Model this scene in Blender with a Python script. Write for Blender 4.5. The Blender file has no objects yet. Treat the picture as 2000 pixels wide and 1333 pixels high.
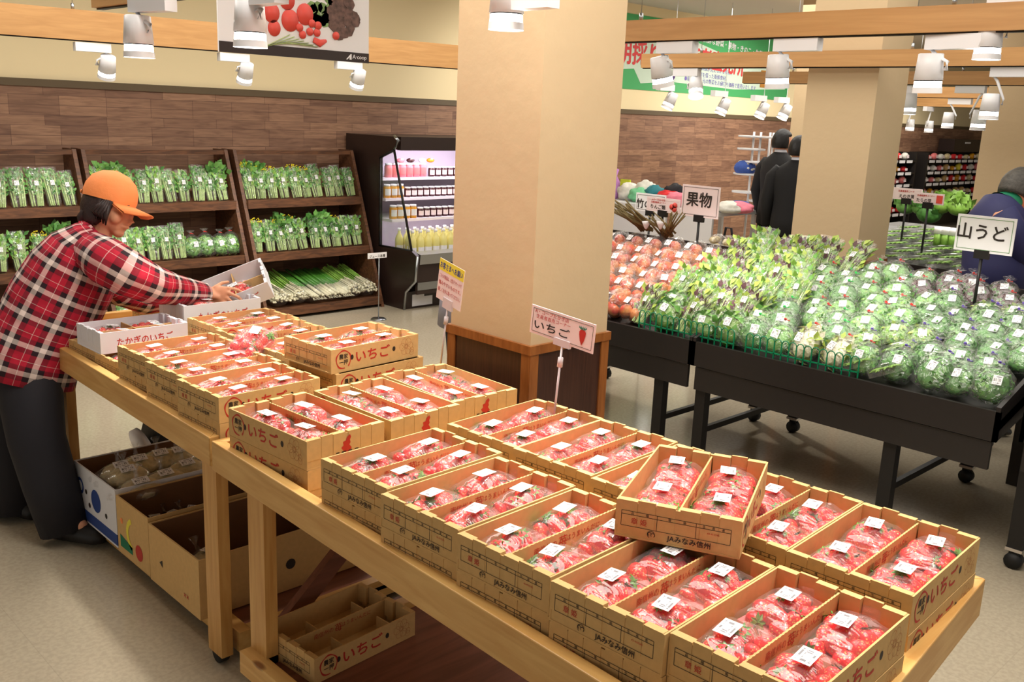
import bpy, bmesh, math, random
import numpy as np
from math import sin, cos, pi, radians, sqrt
from mathutils import Vector, Matrix, Euler, noise

sc = bpy.context.scene
COL = sc.collection
# ---------------------------------------------------------------- camera
EYE = Vector((0, 0, 1.8))
def cam_axes(pitch, roll, yaw):
    fwd = Vector((sin(yaw)*cos(pitch), cos(yaw)*cos(pitch), -sin(pitch)))
    right = Vector((cos(yaw), -sin(yaw), 0)); down = fwd.cross(right)
    c, s = cos(roll), sin(roll)
    return c*right + s*down, -s*right + c*down, fwd
RT, DN, FW = cam_axes(radians(13.356), radians(-2.352), radians(44.561))
cd = bpy.data.cameras.new('camera'); cd.sensor_width = 36; cd.lens = 1867.2/2000*36
cd.clip_start = .05; cd.clip_end = 100
camo = bpy.data.objects.new('camera', cd); COL.objects.link(camo)
camo.matrix_world = Matrix(((RT.x, -DN.x, -FW.x, EYE.x), (RT.y, -DN.y, -FW.y, EYE.y), (RT.z, -DN.z, -FW.z, EYE.z), (0, 0, 0, 1)))
cd.dof.use_dof = False
sc.camera = camo
# sight lines: measured photo positions turned into real places in the shop
def ray(x, y): return (x-1000)/1867.2*RT + (y-666.5)/1867.2*DN + FW
def atz(x, y, z): d = ray(x, y); return EYE + d*((z-1.8)/d.z)
def atx(x, y, X): d = ray(x, y); return EYE + d*(X/d.x)
def aty(x, y, Y): d = ray(x, y); return EYE + d*(Y/d.y)
def atd(x, y, t): return EYE + ray(x, y)*t
# ---------------------------------------------------------------- world, lights, exposure
w = bpy.data.worlds.new('world'); sc.world = w; w.use_nodes = True
w.node_tree.nodes['Background'].inputs[0].default_value = (1.0, .93, .84, 1)
w.node_tree.nodes['Background'].inputs[1].default_value = .36
sc.view_settings.view_transform = 'Standard'; sc.view_settings.look = 'None'
sc.view_settings.exposure = 0.26; sc.view_settings.gamma = 1; sc.view_settings.use_curve_mapping = False
cy = sc.cycles
cy.max_bounces = 8; cy.diffuse_bounces = 3; cy.glossy_bounces = 3; cy.transmission_bounces = 4
cy.transparent_max_bounces = 24; cy.caustics_reflective = False; cy.caustics_refractive = False
cy.sample_clamp_indirect = 4; cy.use_denoising = True
def area(name, loc, sx, sy, power, rot=(0, 0, 0), col=(1, .95, .87)):
    l = bpy.data.lights.new(name, 'AREA'); l.shape = 'RECTANGLE'; l.size = sx; l.size_y = sy; l.energy = power; l.color = col
    o = bpy.data.objects.new(name, l); COL.objects.link(o); o.location = loc; o.rotation_euler = rot
    return o
# added area lights below the ceiling, out of view, for general brightness
area('added_fill_aisle', (2.0, 1.6, 3.1), 1.6, 3.4, 90)
area('added_fill_wall', (3.5, 5.2, 3.1), 6.0, 1.6, 110)
area('added_fill_middle', (5.2, 1.8, 3.1), 2.4, 4.0, 60)
area('added_fill_far', (11.5, 5.2, 3.1), 7.0, 3.0, 200)
def spot(loc, target, power, ang=60, col=(1, .94, .85), rad=.04):
    l = bpy.data.lights.new('spot_beam', 'SPOT'); l.energy = power; l.spot_size = radians(ang); l.spot_blend = .7
    l.color = col; l.shadow_soft_size = rad
    o = bpy.data.objects.new('spot_beam', l); COL.objects.link(o); o.location = loc
    o.rotation_euler = (Vector(target)-Vector(loc)).to_track_quat('-Z', 'Y').to_euler()
    return o
# ---------------------------------------------------------------- materials
MATS = {}
def lin(c): return tuple(((v/255)/12.92 if v <= 10 else (((v/255)+.055)/1.055)**2.4) for v in c)
def base(name):
    m = bpy.data.materials.new(name); m.use_nodes = True; MATS[name] = m
    nt = m.node_tree; return m, nt, nt.nodes['Principled BSDF'], nt.nodes, nt.links
def plain(name, rgb, rough=.5, metal=0, noise_amt=0, scale=30, bump=0, spec=None, sub=0):
    m, nt, b, N, L = base(name)
    c = lin(rgb)+(1,)
    b.inputs['Base Color'].default_value = c; b.inputs['Roughness'].default_value = rough; b.inputs['Metallic'].default_value = metal
    if spec is not None: b.inputs['Specular IOR Level'].default_value = spec
    if noise_amt or bump:
        t = N.new('ShaderNodeTexCoord'); n = N.new('ShaderNodeTexNoise'); n.inputs['Scale'].default_value = scale; n.inputs['Detail'].default_value = 4
        L.new(t.outputs['Object'], n.inputs['Vector'])
        if noise_amt:
            r = N.new('ShaderNodeValToRGB'); L.new(n.outputs['Fac'], r.inputs[0])
            r.color_ramp.elements[0].position = .3; r.color_ramp.elements[1].position = .7
            r.color_ramp.elements[0].color = tuple(v*(1-noise_amt) for v in c[:3])+(1,)
            r.color_ramp.elements[1].color = tuple(min(1, v*(1+noise_amt)) for v in c[:3])+(1,)
            L.new(r.outputs[0], b.inputs['Base Color'])
        if bump:
            bp = N.new('ShaderNodeBump'); bp.inputs['Strength'].default_value = bump; bp.inputs['Distance'].default_value = .01
            L.new(n.outputs['Fac'], bp.inputs['Height']); L.new(bp.outputs[0], b.inputs['Normal'])
    return m
def wood(name, c1, c2, stretch=(1, 12, 12), scale=3, rough=.45, bump=.05, knots=False):
    m, nt, b, N, L = base(name)
    t = N.new('ShaderNodeTexCoord'); mp = N.new('ShaderNodeMapping'); mp.inputs['Scale'].default_value = stretch
    L.new(t.outputs['Object'], mp.inputs[0])
    n = N.new('ShaderNodeTexNoise'); n.inputs['Scale'].default_value = scale; n.inputs['Detail'].default_value = 6; n.inputs['Distortion'].default_value = .6
    L.new(mp.outputs[0], n.inputs['Vector'])
    r = N.new('ShaderNodeValToRGB'); L.new(n.outputs['Fac'], r.inputs[0])
    r.color_ramp.elements[0].position = .35; r.color_ramp.elements[1].position = .65
    r.color_ramp.elements[0].color = lin(c1)+(1,); r.color_ramp.elements[1].color = lin(c2)+(1,)
    out = r.outputs[0]
    if knots:
        v = N.new('ShaderNodeTexVoronoi'); v.inputs['Scale'].default_value = 1.0
        mp2 = N.new('ShaderNodeMapping'); mp2.inputs['Scale'].default_value = tuple(2.2 if s == min(stretch) else 5.5 for s in stretch)
        L.new(t.outputs['Object'], mp2.inputs[0]); L.new(mp2.outputs[0], v.inputs['Vector'])
        r2 = N.new('ShaderNodeValToRGB'); r2.color_ramp.elements[0].position = .045; r2.color_ramp.elements[1].position = .085
        r2.color_ramp.elements[0].color = (1, 1, 1, 1); r2.color_ramp.elements[1].color = (0, 0, 0, 1)
        L.new(v.outputs['Distance'], r2.inputs[0])
        mx = N.new('ShaderNodeMix'); mx.data_type = 'RGBA'; L.new(r2.outputs[0], mx.inputs[0]); L.new(out, mx.inputs[6])
        mx.inputs[7].default_value = lin((135, 85, 40))+(1,); out = mx.outputs[2]
    L.new(out, b.inputs['Base Color']); b.inputs['Roughness'].default_value = rough
    bp = N.new('ShaderNodeBump'); bp.inputs['Strength'].default_value = bump; bp.inputs['Distance'].default_value = .005
    L.new(n.outputs['Fac'], bp.inputs['Height']); L.new(bp.outputs[0], b.inputs['Normal'])
    return m
def emit(name, rgb, s):
    m, nt, b, N, L = base(name); b.inputs['Base Color'].default_value = (1, 1, 1, 1)
    b.inputs['Emission Color'].default_value = rgb+(1,); b.inputs['Emission Strength'].default_value = s
    return m
def film(name, tint=(1, 1, 1), haze=.06, gloss=.22, scale=14, bump=.6, rough=.07, stretch=(1, 1, 1)):
    m = bpy.data.materials.new(name); m.use_nodes = True; MATS[name] = m
    nt = m.node_tree; N = nt.nodes; L = nt.links; N.clear()
    o = N.new('ShaderNodeOutputMaterial'); tr = N.new('ShaderNodeBsdfTransparent'); tr.inputs[0].default_value = tint+(1,)
    g = N.new('ShaderNodeBsdfGlossy'); g.inputs['Roughness'].default_value = rough; g.inputs['Color'].default_value = (1, 1, 1, 1)
    d = N.new('ShaderNodeBsdfDiffuse'); d.inputs['Color'].default_value = (.9, .9, .9, 1)
    t = N.new('ShaderNodeTexCoord'); mp = N.new('ShaderNodeMapping'); mp.inputs['Scale'].default_value = stretch
    n = N.new('ShaderNodeTexNoise'); n.inputs['Scale'].default_value = scale; n.inputs['Detail'].default_value = 2; n.inputs['Distortion'].default_value = 1.5
    L.new(t.outputs['Object'], mp.inputs[0]); L.new(mp.outputs[0], n.inputs['Vector'])
    bp = N.new('ShaderNodeBump'); bp.inputs['Strength'].default_value = bump; bp.inputs['Distance'].default_value = .02
    L.new(n.outputs['Fac'], bp.inputs['Height']); L.new(bp.outputs[0], g.inputs['Normal'])
    lw = N.new('ShaderNodeLayerWeight'); lw.inputs['Blend'].default_value = .35; L.new(bp.outputs[0], lw.inputs['Normal'])
    mm = N.new('ShaderNodeMath'); mm.operation = 'MULTIPLY_ADD'; mm.inputs[1].default_value = gloss*1.2; mm.inputs[2].default_value = gloss*.35
    L.new(lw.outputs['Facing'], mm.inputs[0])
    m1 = N.new('ShaderNodeMixShader'); m1.inputs[0].default_value = haze; L.new(tr.outputs[0], m1.inputs[1]); L.new(d.outputs[0], m1.inputs[2])
    m2 = N.new('ShaderNodeMixShader'); L.new(mm.outputs[0], m2.inputs[0]); L.new(m1.outputs[0], m2.inputs[1]); L.new(g.outputs[0], m2.inputs[2])
    L.new(m2.outputs[0], o.inputs[0]); return m

plain('card', (211, 173, 116), .75, noise_amt=.05, scale=60, spec=.2)
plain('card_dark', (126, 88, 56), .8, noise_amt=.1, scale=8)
plain('card_white', (232, 232, 238), .6, noise_amt=.02, scale=20)
plain('ink', (40, 30, 25), .6); plain('ink_red', (190, 45, 35), .6); plain('ink_blue', (40, 70, 140), .6); plain('ink_brown', (170, 90, 45), .7)
plain('paper', (240, 238, 240), .6); plain('yellow_paper', (240, 225, 70), .6); plain('pink_paper', (244, 226, 226), .6)
wood('pine', (222, 178, 108), (204, 152, 82), (12, 1, 12), 3, .4, knots=True)
wood('pine_x', (222, 178, 108), (204, 152, 82), (1, 12, 12), 3, .4, knots=True)
wood('pine_z', (216, 168, 100), (196, 142, 74), (12, 12, 1), 3, .4)
wood('beam_y', (196, 148, 92), (182, 134, 80), (20, 1, 20), 2, .5, .02)
wood('beam_x', (196, 148, 92), (182, 134, 80), (1, 20, 20), 2, .5, .02)
wood('trim_wood', (160, 98, 48), (138, 80, 36), (12, 12, 2), 4, .3)
wood('wainscot', (74, 44, 32), (60, 34, 25), (20, 20, 1), 5, .35)
wood('shelf_wood', (112, 72, 46), (74, 46, 30), (2, 14, 14), 4, .5)
wood('board_red', (134, 82, 62), (110, 66, 48), (1, 10, 10), 3, .5)
plain('cream', (212, 187, 150), .8, bump=.25, scale=14, spec=.2)
plain('cream_wall', (246, 228, 186), .85, spec=.2)
plain('ceiling_grey', (206, 202, 196), .9)
plain('black_metal', (24, 22, 22), .45, spec=.4); plain('black_board', (34, 30, 29), .4, noise_amt=.05)
plain('rubber', (18, 18, 18), .6); plain('chrome', (220, 220, 225), .15, 1); plain('steel', (170, 175, 180), .3, 1)
plain('white_metal', (235, 235, 238), .35); plain('white_plastic', (240, 240, 242), .4)
plain('fridge_dark', (46, 32, 28), .35); plain('fridge_inner', (245, 235, 248), .5)
plain('olive_trim', (96, 80, 56), .6)
plain('green_plastic', (0, 128, 84), .35)
plain('clear_plastic', (215, 205, 210), .2)
emit('lamp_glow', (1, .95, .86), 13); emit('fridge_glow', (1, .92, 1), 3)
film('film', haze=.05, gloss=.12, scale=15, stretch=(1, .35, 1), bump=.6, rough=.06); film('bag_film', (.99, 1, .99), haze=.035, gloss=.15, scale=20, bump=.8, rough=.1)
film('glass', (.95, .97, .97), haze=.02, gloss=.12, bump=0)
film('dark_film', (.9, .9, .95), haze=.02, gloss=.3, scale=25, bump=.9)
plain('tie_red', (225, 40, 30), .4); plain('tie_purple', (90, 60, 170), .4); plain('tie_green', (50, 210, 90), .4)
plain('calyx', (92, 140, 44), .6); plain('tray_pink', (236, 130, 130), .5)
plain('skin', (222, 158, 122), .5, noise_amt=.05, scale=12); plain('hair_dark', (44, 26, 24), .5, noise_amt=.3, scale=40, bump=.4)
plain('hair_grey', (70, 66, 60), .6, noise_amt=.3, scale=60, bump=.4); plain('hair_black', (18, 16, 18), .5, bump=.3, scale=40)
plain('orange_cloth', (255, 150, 84), .7, bump=.15, scale=50); plain('trousers_dark', (26, 24, 32), .8, bump=.3, scale=8)
plain('suit', (20, 20, 23), .8); plain('navy', (36, 38, 84), .7, bump=.2, scale=8); plain('shirt_white', (225, 228, 240), .7)
plain('green_collar', (20, 120, 84), .7); plain('shoe_black', (22, 20, 22), .5); plain('pink_accent', (190, 60, 80), .5); plain('grey_cloth', (150, 150, 165), .8)
plain('noodle', (214, 196, 150), .6, noise_amt=.25, scale=45, bump=.5); plain('root_white', (232, 226, 196), .5, noise_amt=.12, scale=30, bump=.4)
plain('leaf_dark', (76, 132, 58), .5, noise_amt=.35, scale=28); plain('leaf_mid', (116, 172, 86), .5, noise_amt=.3, scale=28)
plain('leaf_light', (126, 168, 70), .5, noise_amt=.25, scale=28); plain('leaf_yellow', (168, 190, 84), .5, noise_amt=.25, scale=20)
plain('stem_pale', (190, 214, 140), .5, noise_amt=.15, scale=30); plain('leaf_purple', (96, 66, 70), .5, noise_amt=.4, scale=25)
plain('flower_yellow', (236, 216, 40), .5); plain('burdock', (120, 104, 62), .6, noise_amt=.2, scale=20)
plain('onion_green', (70, 128, 44), .4, noise_amt=.2, scale=10)
plain('juice', (232, 222, 140), .2); plain('honey', (214, 150, 30), .25); plain('jam_dark', (66, 22, 26), .25); plain('peach', (236, 130, 140), .4)
plain('dark_purple', (34, 26, 40), .3)
# strawberry: red with pale seeds
def berry_mat():
    m, nt, b, N, L = base('berry')
    t = N.new('ShaderNodeTexCoord'); v = N.new('ShaderNodeTexVoronoi'); v.inputs['Scale'].default_value = 190
    L.new(t.outputs['Object'], v.inputs['Vector'])
    r = N.new('ShaderNodeValToRGB'); r.color_ramp.elements[0].position = .2; r.color_ramp.elements[1].position = .34
    r.color_ramp.elements[0].color = lin((255, 190, 120))+(1,); r.color_ramp.elements[1].color = lin((240, 38, 52))+(1,)
    L.new(v.outputs['Distance'], r.inputs[0])
    g = N.new('ShaderNodeTexNoise'); g.inputs['Scale'].default_value = 18; L.new(t.outputs['Object'], g.inputs['Vector'])
    mx = N.new('ShaderNodeMix'); mx.data_type = 'RGBA'; mx.blend_type = 'MULTIPLY'; mx.inputs[0].default_value = .12
    L.new(r.outputs[0], mx.inputs[6]); L.new(g.outputs['Color'], mx.inputs[7])
    L.new(mx.outputs[2], b.inputs['Base Color']); b.inputs['Roughness'].default_value = .28
    b.inputs['Subsurface Weight'].default_value = .0
    bp = N.new('ShaderNodeBump'); bp.inputs['Strength'].default_value = .5; bp.inputs['Distance'].default_value = .002
    L.new(v.outputs['Distance'], bp.inputs['Height']); L.new(bp.outputs[0], b.inputs['Normal'])
berry_mat()
def apple_mat():
    m, nt, b, N, L = base('apple')
    t = N.new('ShaderNodeTexCoord'); g = N.new('ShaderNodeTexNoise'); g.inputs['Scale'].default_value = 12; g.inputs['Detail'].default_value = 5
    L.new(t.outputs['Object'], g.inputs['Vector'])
    r = N.new('ShaderNodeValToRGB'); r.color_ramp.elements[0].position = .35; r.color_ramp.elements[1].position = .68
    r.color_ramp.elements[0].color = lin((206, 60, 62))+(1,); r.color_ramp.elements[1].color = lin((236, 160, 90))+(1,)
    L.new(g.outputs['Fac'], r.inputs[0]); L.new(r.outputs[0], b.inputs['Base Color']); b.inputs['Roughness'].default_value = .25
apple_mat()
def label_mat():            # price label: barcode bars and lines of small print
    m, nt, b, N, L = base('price_label')
    t = N.new('ShaderNodeTexCoord'); s = N.new('ShaderNodeSeparateXYZ'); L.new(t.outputs['UV'], s.inputs[0])
    n = N.new('ShaderNodeTexWhiteNoise'); n.noise_dimensions = '1D'
    def math(op, a, bb=None, c=None):
        q = N.new('ShaderNodeMath'); q.operation = op
        for i, vv in enumerate((a, bb, c)):
            if vv is None: continue
            if isinstance(vv, (int, float)): q.inputs[i].default_value = vv
            else: L.new(vv, q.inputs[i])
        return q.outputs[0]
    fx = math('FLOOR', math('MULTIPLY', s.outputs['X'], 44)); L.new(fx, n.inputs['W'])
    bars = math('GREATER_THAN', n.outputs['Value'], .5)
    inx = math('MULTIPLY', math('GREATER_THAN', s.outputs['X'], .12), math('LESS_THAN', s.outputs['X'], .88))
    iny = math('MULTIPLY', math('GREATER_THAN', s.outputs['Y'], .34), math('LESS_THAN', s.outputs['Y'], .62))
    bar = math('MULTIPLY', math('MULTIPLY', bars, inx), iny)
    n2 = N.new('ShaderNodeTexWhiteNoise'); n2.noise_dimensions = '2D'
    cmb = N.new('ShaderNodeCombineXYZ'); L.new(math('FLOOR', math('MULTIPLY', s.outputs['X'], 26)), cmb.inputs[0]); L.new(math('FLOOR', math('MULTIPLY', s.outputs['Y'], 9)), cmb.inputs[1])
    L.new(cmb.outputs[0], n2.inputs['Vector'])
    rows = math('GREATER_THAN', math('FRACT', math('MULTIPLY', s.outputs['Y'], 4.5)), .5)
    iny2 = math('SUBTRACT', math('MULTIPLY', math('GREATER_THAN', s.outputs['Y'], .08), math('LESS_THAN', s.outputs['Y'], .9)), iny)
    txt = math('MULTIPLY', math('MULTIPLY', math('MULTIPLY', math('GREATER_THAN', n2.outputs['Value'], .4), rows), inx), iny2)
    tot = math('MINIMUM', math('ADD', bar, txt), 1)
    mx = N.new('ShaderNodeMix'); mx.data_type = 'RGBA'; L.new(math('MULTIPLY', tot, .8), mx.inputs[0]); mx.inputs[6].default_value = lin((246, 244, 246))+(1,); mx.inputs[7].default_value = lin((60, 50, 60))+(1,)
    L.new(mx.outputs[2], b.inputs['Base Color']); b.inputs['Roughness'].default_value = .5
label_mat()
def plaid_mat():            # red tartan: UV in metres along and around the cloth
    m, nt, b, N, L = base('plaid')
    t = N.new('ShaderNodeTexCoord'); s = N.new('ShaderNodeSeparateXYZ'); L.new(t.outputs['UV'], s.inputs[0])
    def ramp(src):
        q = N.new('ShaderNodeMath'); q.operation = 'FRACT'; L.new(src, q.inputs[0])
        r = N.new('ShaderNodeValToRGB'); r.color_ramp.interpolation = 'CONSTANT'; e = r.color_ramp.elements
        R_, W_, K_ = lin((186, 18, 50))+(1,), lin((244, 224, 216))+(1,), lin((40, 14, 26))+(1,)
        stops = [(0, R_), (.17, W_), (.185, R_), (.36, K_), (.54, W_), (.72, K_), (.90, R_)]
        e[0].position = 0; e[0].color = stops[0][1]; e[1].position = stops[1][0]; e[1].color = stops[1][1]
        for p, c in stops[2:]:
            k = e.new(p); k.color = c
        L.new(q.outputs[0], r.inputs[0]); return r.outputs[0]
    a, c = ramp(s.outputs['X']), ramp(s.outputs['Y'])
    mx = N.new('ShaderNodeMix'); mx.data_type = 'RGBA'; mx.inputs[0].default_value = .5; L.new(a, mx.inputs[6]); L.new(c, mx.inputs[7])
    L.new(mx.outputs[2], b.inputs['Base Color']); b.inputs['Roughness'].default_value = .85
    n = N.new('ShaderNodeTexNoise'); n.inputs['Scale'].default_value = 9; L.new(t.outputs['Object'], n.inputs['Vector'])
    bp = N.new('ShaderNodeBump'); bp.inputs['Strength'].default_value = .9; bp.inputs['Distance'].default_value = .03
    L.new(n.outputs['Fac'], bp.inputs['Height']); L.new(bp.outputs[0], b.inputs['Normal'])
plaid_mat()
def plankwall():
    m, nt, b, N, L = base('plank_wall')
    t = N.new('ShaderNodeTexCoord'); sp = N.new('ShaderNodeSeparateXYZ'); cb = N.new('ShaderNodeCombineXYZ')
    L.new(t.outputs['Object'], sp.inputs[0]); L.new(sp.outputs['X'], cb.inputs[0]); L.new(sp.outputs['Z'], cb.inputs[1])
    br = N.new('ShaderNodeTexBrick'); L.new(cb.outputs[0], br.inputs['Vector'])
    br.inputs['Scale'].default_value = 1; br.inputs['Brick Width'].default_value = .36; br.inputs['Row Height'].default_value = .075
    br.inputs['Mortar Size'].default_value = .002; br.offset = .37; br.offset_frequency = 1; br.squash = 1.3; br.squash_frequency = 3
    br.inputs['Color1'].default_value = lin((170, 130, 102))+(1,); br.inputs['Color2'].default_value = lin((132, 96, 76))+(1,)
    br.inputs['Mortar'].default_value = lin((112, 80, 64))+(1,); br.inputs['Bias'].default_value = 0
    mp = N.new('ShaderNodeMapping'); mp.inputs['Scale'].default_value = (3, 26, 1); L.new(cb.outputs[0], mp.inputs[0])
    n = N.new('ShaderNodeTexNoise'); n.inputs['Scale'].default_value = 1.6; n.inputs['Detail'].default_value = 6; n.inputs['Distortion'].default_value = .8; L.new(mp.outputs[0], n.inputs['Vector'])
    r = N.new('ShaderNodeValToRGB'); r.color_ramp.elements[0].color = (.55, .50, .50, 1); r.color_ramp.elements[1].color = (1.0, 1.0, 1.0, 1)
    r.color_ramp.elements[0].position = .32; r.color_ramp.elements[1].position = .62; L.new(n.outputs['Fac'], r.inputs[0])
    mx = N.new('ShaderNodeMix'); mx.data_type = 'RGBA'; mx.blend_type = 'MULTIPLY'; mx.inputs[0].default_value = .8; L.new(br.outputs['Color'], mx.inputs[6]); L.new(r.outputs[0], mx.inputs[7])
    L.new(mx.outputs[2], b.inputs['Base Color']); b.inputs['Roughness'].default_value = .6
    bp = N.new('ShaderNodeBump'); bp.inputs['Strength'].default_value = .3; L.new(n.outputs['Fac'], bp.inputs['Height']); L.new(bp.outputs[0], b.inputs['Normal'])
plankwall()
def floor_mat():
    m, nt, b, N, L = base('vinyl_floor')
    t = N.new('ShaderNodeTexCoord'); n = N.new('ShaderNodeTexNoise'); n.inputs['Scale'].default_value = 60; n.inputs['Detail'].default_value = 5; L.new(t.outputs['Object'], n.inputs['Vector'])
    r = N.new('ShaderNodeValToRGB'); r.color_ramp.elements[0].position = .4; r.color_ramp.elements[1].position = .6
    r.color_ramp.elements[0].color = lin((182, 170, 148))+(1,); r.color_ramp.elements[1].color = lin((192, 180, 157))+(1,); L.new(n.outputs['Fac'], r.inputs[0])
    br = N.new('ShaderNodeTexBrick'); L.new(t.outputs['Object'], br.inputs['Vector']); br.offset = 0; br.inputs['Scale'].default_value = 1
    br.inputs['Brick Width'].default_value = .45; br.inputs['Row Height'].default_value = .45; br.inputs['Mortar Size'].default_value = .0015
    br.inputs['Color1'].default_value = (1, 1, 1, 1); br.inputs['Color2'].default_value = (.96, .96, .96, 1); br.inputs['Mortar'].default_value = (.8, .8, .8, 1)
    mx = N.new('ShaderNodeMix'); mx.data_type = 'RGBA'; mx.blend_type = 'MULTIPLY'; mx.inputs[0].default_value = .6; L.new(r.outputs[0], mx.inputs[6]); L.new(br.outputs['Color'], mx.inputs[7])
    L.new(mx.outputs[2], b.inputs['Base Color']); b.inputs['Roughness'].default_value = .15; b.inputs['Specular IOR Level'].default_value = .5
floor_mat()
# ---------------------------------------------------------------- mesh building
class MB:
    def __init__(s): s.v = []; s.f = []; s.m = []; s.s = []; s.uv = {}; s.T = Matrix.Identity(4)
    def at(s, M): s.T = M; return s
    def add(s, vs, fs, mi=0, smooth=False, uvs=None):
        b = len(s.v)
        for p in vs: s.v.append(tuple(s.T @ Vector(p)))
        for k, f in enumerate(fs):
            if uvs: s.uv[len(s.f)] = [uvs[i] for i in f] if not isinstance(uvs[0], list) else uvs[k]
            s.f.append([b+i for i in f]); s.m.append(mi); s.s.append(smooth)
        return s
    def box(s, x0, x1, y0, y1, z0, z1, mi=0):
        return s.add([(x0, y0, z0), (x1, y0, z0), (x1, y1, z0), (x0, y1, z0), (x0, y0, z1), (x1, y0, z1), (x1, y1, z1), (x0, y1, z1)],
                     [(3, 2, 1, 0), (4, 5, 6, 7), (0, 1, 5, 4), (1, 2, 6, 5), (2, 3, 7, 6), (3, 0, 4, 7)], mi)
    def hexa(s, lo, hi, mi=0):       # 4 lower corners, 4 upper corners
        return s.add(list(lo)+list(hi), [(3, 2, 1, 0), (4, 5, 6, 7), (0, 1, 5, 4), (1, 2, 6, 5), (2, 3, 7, 6), (3, 0, 4, 7)], mi)
    def quad(s, a, b, c, d, mi=0, uv=True):
        return s.add([a, b, c, d], [(0, 1, 2, 3)], mi, uvs=[[(0, 0), (1, 0), (1, 1), (0, 1)]] if uv else None)
    def loft(s, pts, rad, n=12, mi=0, smooth=True, up=(0, 0, 1), caps=True, uvs=None, close=False, e=1.0):
        pts = [Vector(p) for p in pts]; vs = []; m = len(pts); up = Vector(up); uvl = []; dist = 0
        for i, p in enumerate(pts):
            t = (pts[min(i+1, m-1)]-pts[max(i-1, 0)]).normalized()
            a = t.cross(up)
            if a.length < 1e-4: a = t.cross(Vector((1, 0, 0)))
            a.normalize(); b = a.cross(t).normalized()
            r = rad[i]; ra, rb = (r, r) if not hasattr(r, '__len__') else r
            if i: dist += (pts[i]-pts[i-1]).length
            for k in range(n):
                th = 2*pi*k/n; c_, s_ = cos(th), sin(th)
                if e != 1: c_ = abs(c_)**e*(1 if c_ > 0 else -1); s_ = abs(s_)**e*(1 if s_ > 0 else -1)
                vs.append(p+a*ra*c_+b*rb*s_)
                uvl.append((dist, k/n))
        fs = []; fu = []
        for i in range(m-1):
            for k in range(n):
                k2 = (k+1) % n; fs.append((i*n+k, i*n+k2, (i+1)*n+k2, (i+1)*n+k))
                if uvs:
                    u0, u1 = uvl[i*n][0]/uvs[0], uvl[(i+1)*n][0]/uvs[0]; v0, v1 = k/n*uvs[1], (k+1)/n*uvs[1]
                    fu.append([(u0, v0), (u0, v1), (u1, v1), (u1, v0)])
        if caps:
            fs.append(tuple(reversed(range(n)))); fs.append(tuple((m-1)*n+k for k in range(n)))
            if uvs: fu += [[(0, 0)]*n, [(0, 0)]*n]
        return s.add(vs, fs, mi, smooth, fu if uvs else None)
    def tube(s, a, b, r, n=10, mi=0, r2=None): return s.loft([a, b], [r, r2 if r2 is not None else r], n, mi)
    def lathe(s, prof, n=16, mi=0, c=(0, 0, 0)):   # profile (r,z)
        vs = [(c[0]+r*cos(2*pi*k/n), c[1]+r*sin(2*pi*k/n), c[2]+z) for r, z in prof for k in range(n)]
        fs = [(i*n+k, i*n+(k+1) % n, (i+1)*n+(k+1) % n, (i+1)*n+k) for i in range(len(prof)-1) for k in range(n)]
        fs += [tuple(reversed(range(n))), tuple((len(prof)-1)*n+k for k in range(n))]
        return s.add(vs, fs, mi, True)
    def ell(s, c, r, nu=14, nv=9, mi=0, fn=None):
        vs = []; 
        for j in range(1, nv):
            ph = pi*j/nv
            for k in range(nu):
                th = 2*pi*k/nu; d = Vector((sin(ph)*cos(th), sin(ph)*sin(th), cos(ph)))
                q = fn(d) if fn else 1
                vs.append((c[0]+d.x*r[0]*q, c[1]+d.y*r[1]*q, c[2]+d.z*r[2]*q))
        t = len(vs); q = fn(Vector((0, 0, 1))) if fn else 1; vs.append((c[0], c[1], c[2]+r[2]*q)); q = fn(Vector((0, 0, -1))) if fn else 1; vs.append((c[0], c[1], c[2]-r[2]*q))
        fs = [(j*nu+(k+1) % nu, j*nu+k, (j+1)*nu+k, (j+1)*nu+(k+1) % nu) for j in range(nv-2) for k in range(nu)]
        fs += [(t, k, (k+1) % nu) for k in range(nu)] + [(t+1, (nv-2)*nu+(k+1) % nu, (nv-2)*nu+k) for k in range(nu)]
        return s.add(vs, fs, mi, True)
    def mesh(s, name, mats):
        me = bpy.data.meshes.new(name); me.from_pydata(s.v, [], s.f)
        for m in (mats if isinstance(mats, (list, tuple)) else [mats]): me.materials.append(MATS[m])
        me.polygons.foreach_set('material_index', s.m); me.polygons.foreach_set('use_smooth', s.s)
        if s.uv:
            ul = me.uv_layers.new(name='UVMap').data
            for fi, us in s.uv.items():
                p = me.polygons[fi]
                for j, li in enumerate(p.loop_indices): ul[li].uv = us[j]
        me.update(); return me
def put(name, me, parent=None, loc=None, rot=None, scale=None):
    o = bpy.data.objects.new(name, me); COL.objects.link(o)
    if parent: o.parent = parent
    if loc is not None: o.location = loc
    if rot is not None: o.rotation_euler = rot
    if scale is not None: o.scale = scale
    return o
def obj(name, mb, mats, parent=None, **k): return put(name, mb.mesh(name, mats), parent, **k)
def tag(o, label, cat, group=None, kind=None):
    if label: o['label'] = label
    if cat: o['category'] = cat
    if group: o['group'] = group
    if kind: o['kind'] = kind
    return o
def thing(name, label, cat, loc=(0, 0, 0), rz=0, group=None):
    o = bpy.data.objects.new(name, None); COL.objects.link(o); o.location = loc; o.rotation_euler = (0, 0, rz); o.empty_display_size = .05
    return tag(o, label, cat, group)
def struct(name, mb, mats):
    o = obj(name, mb, mats); o['kind'] = 'structure'; return o
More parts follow.
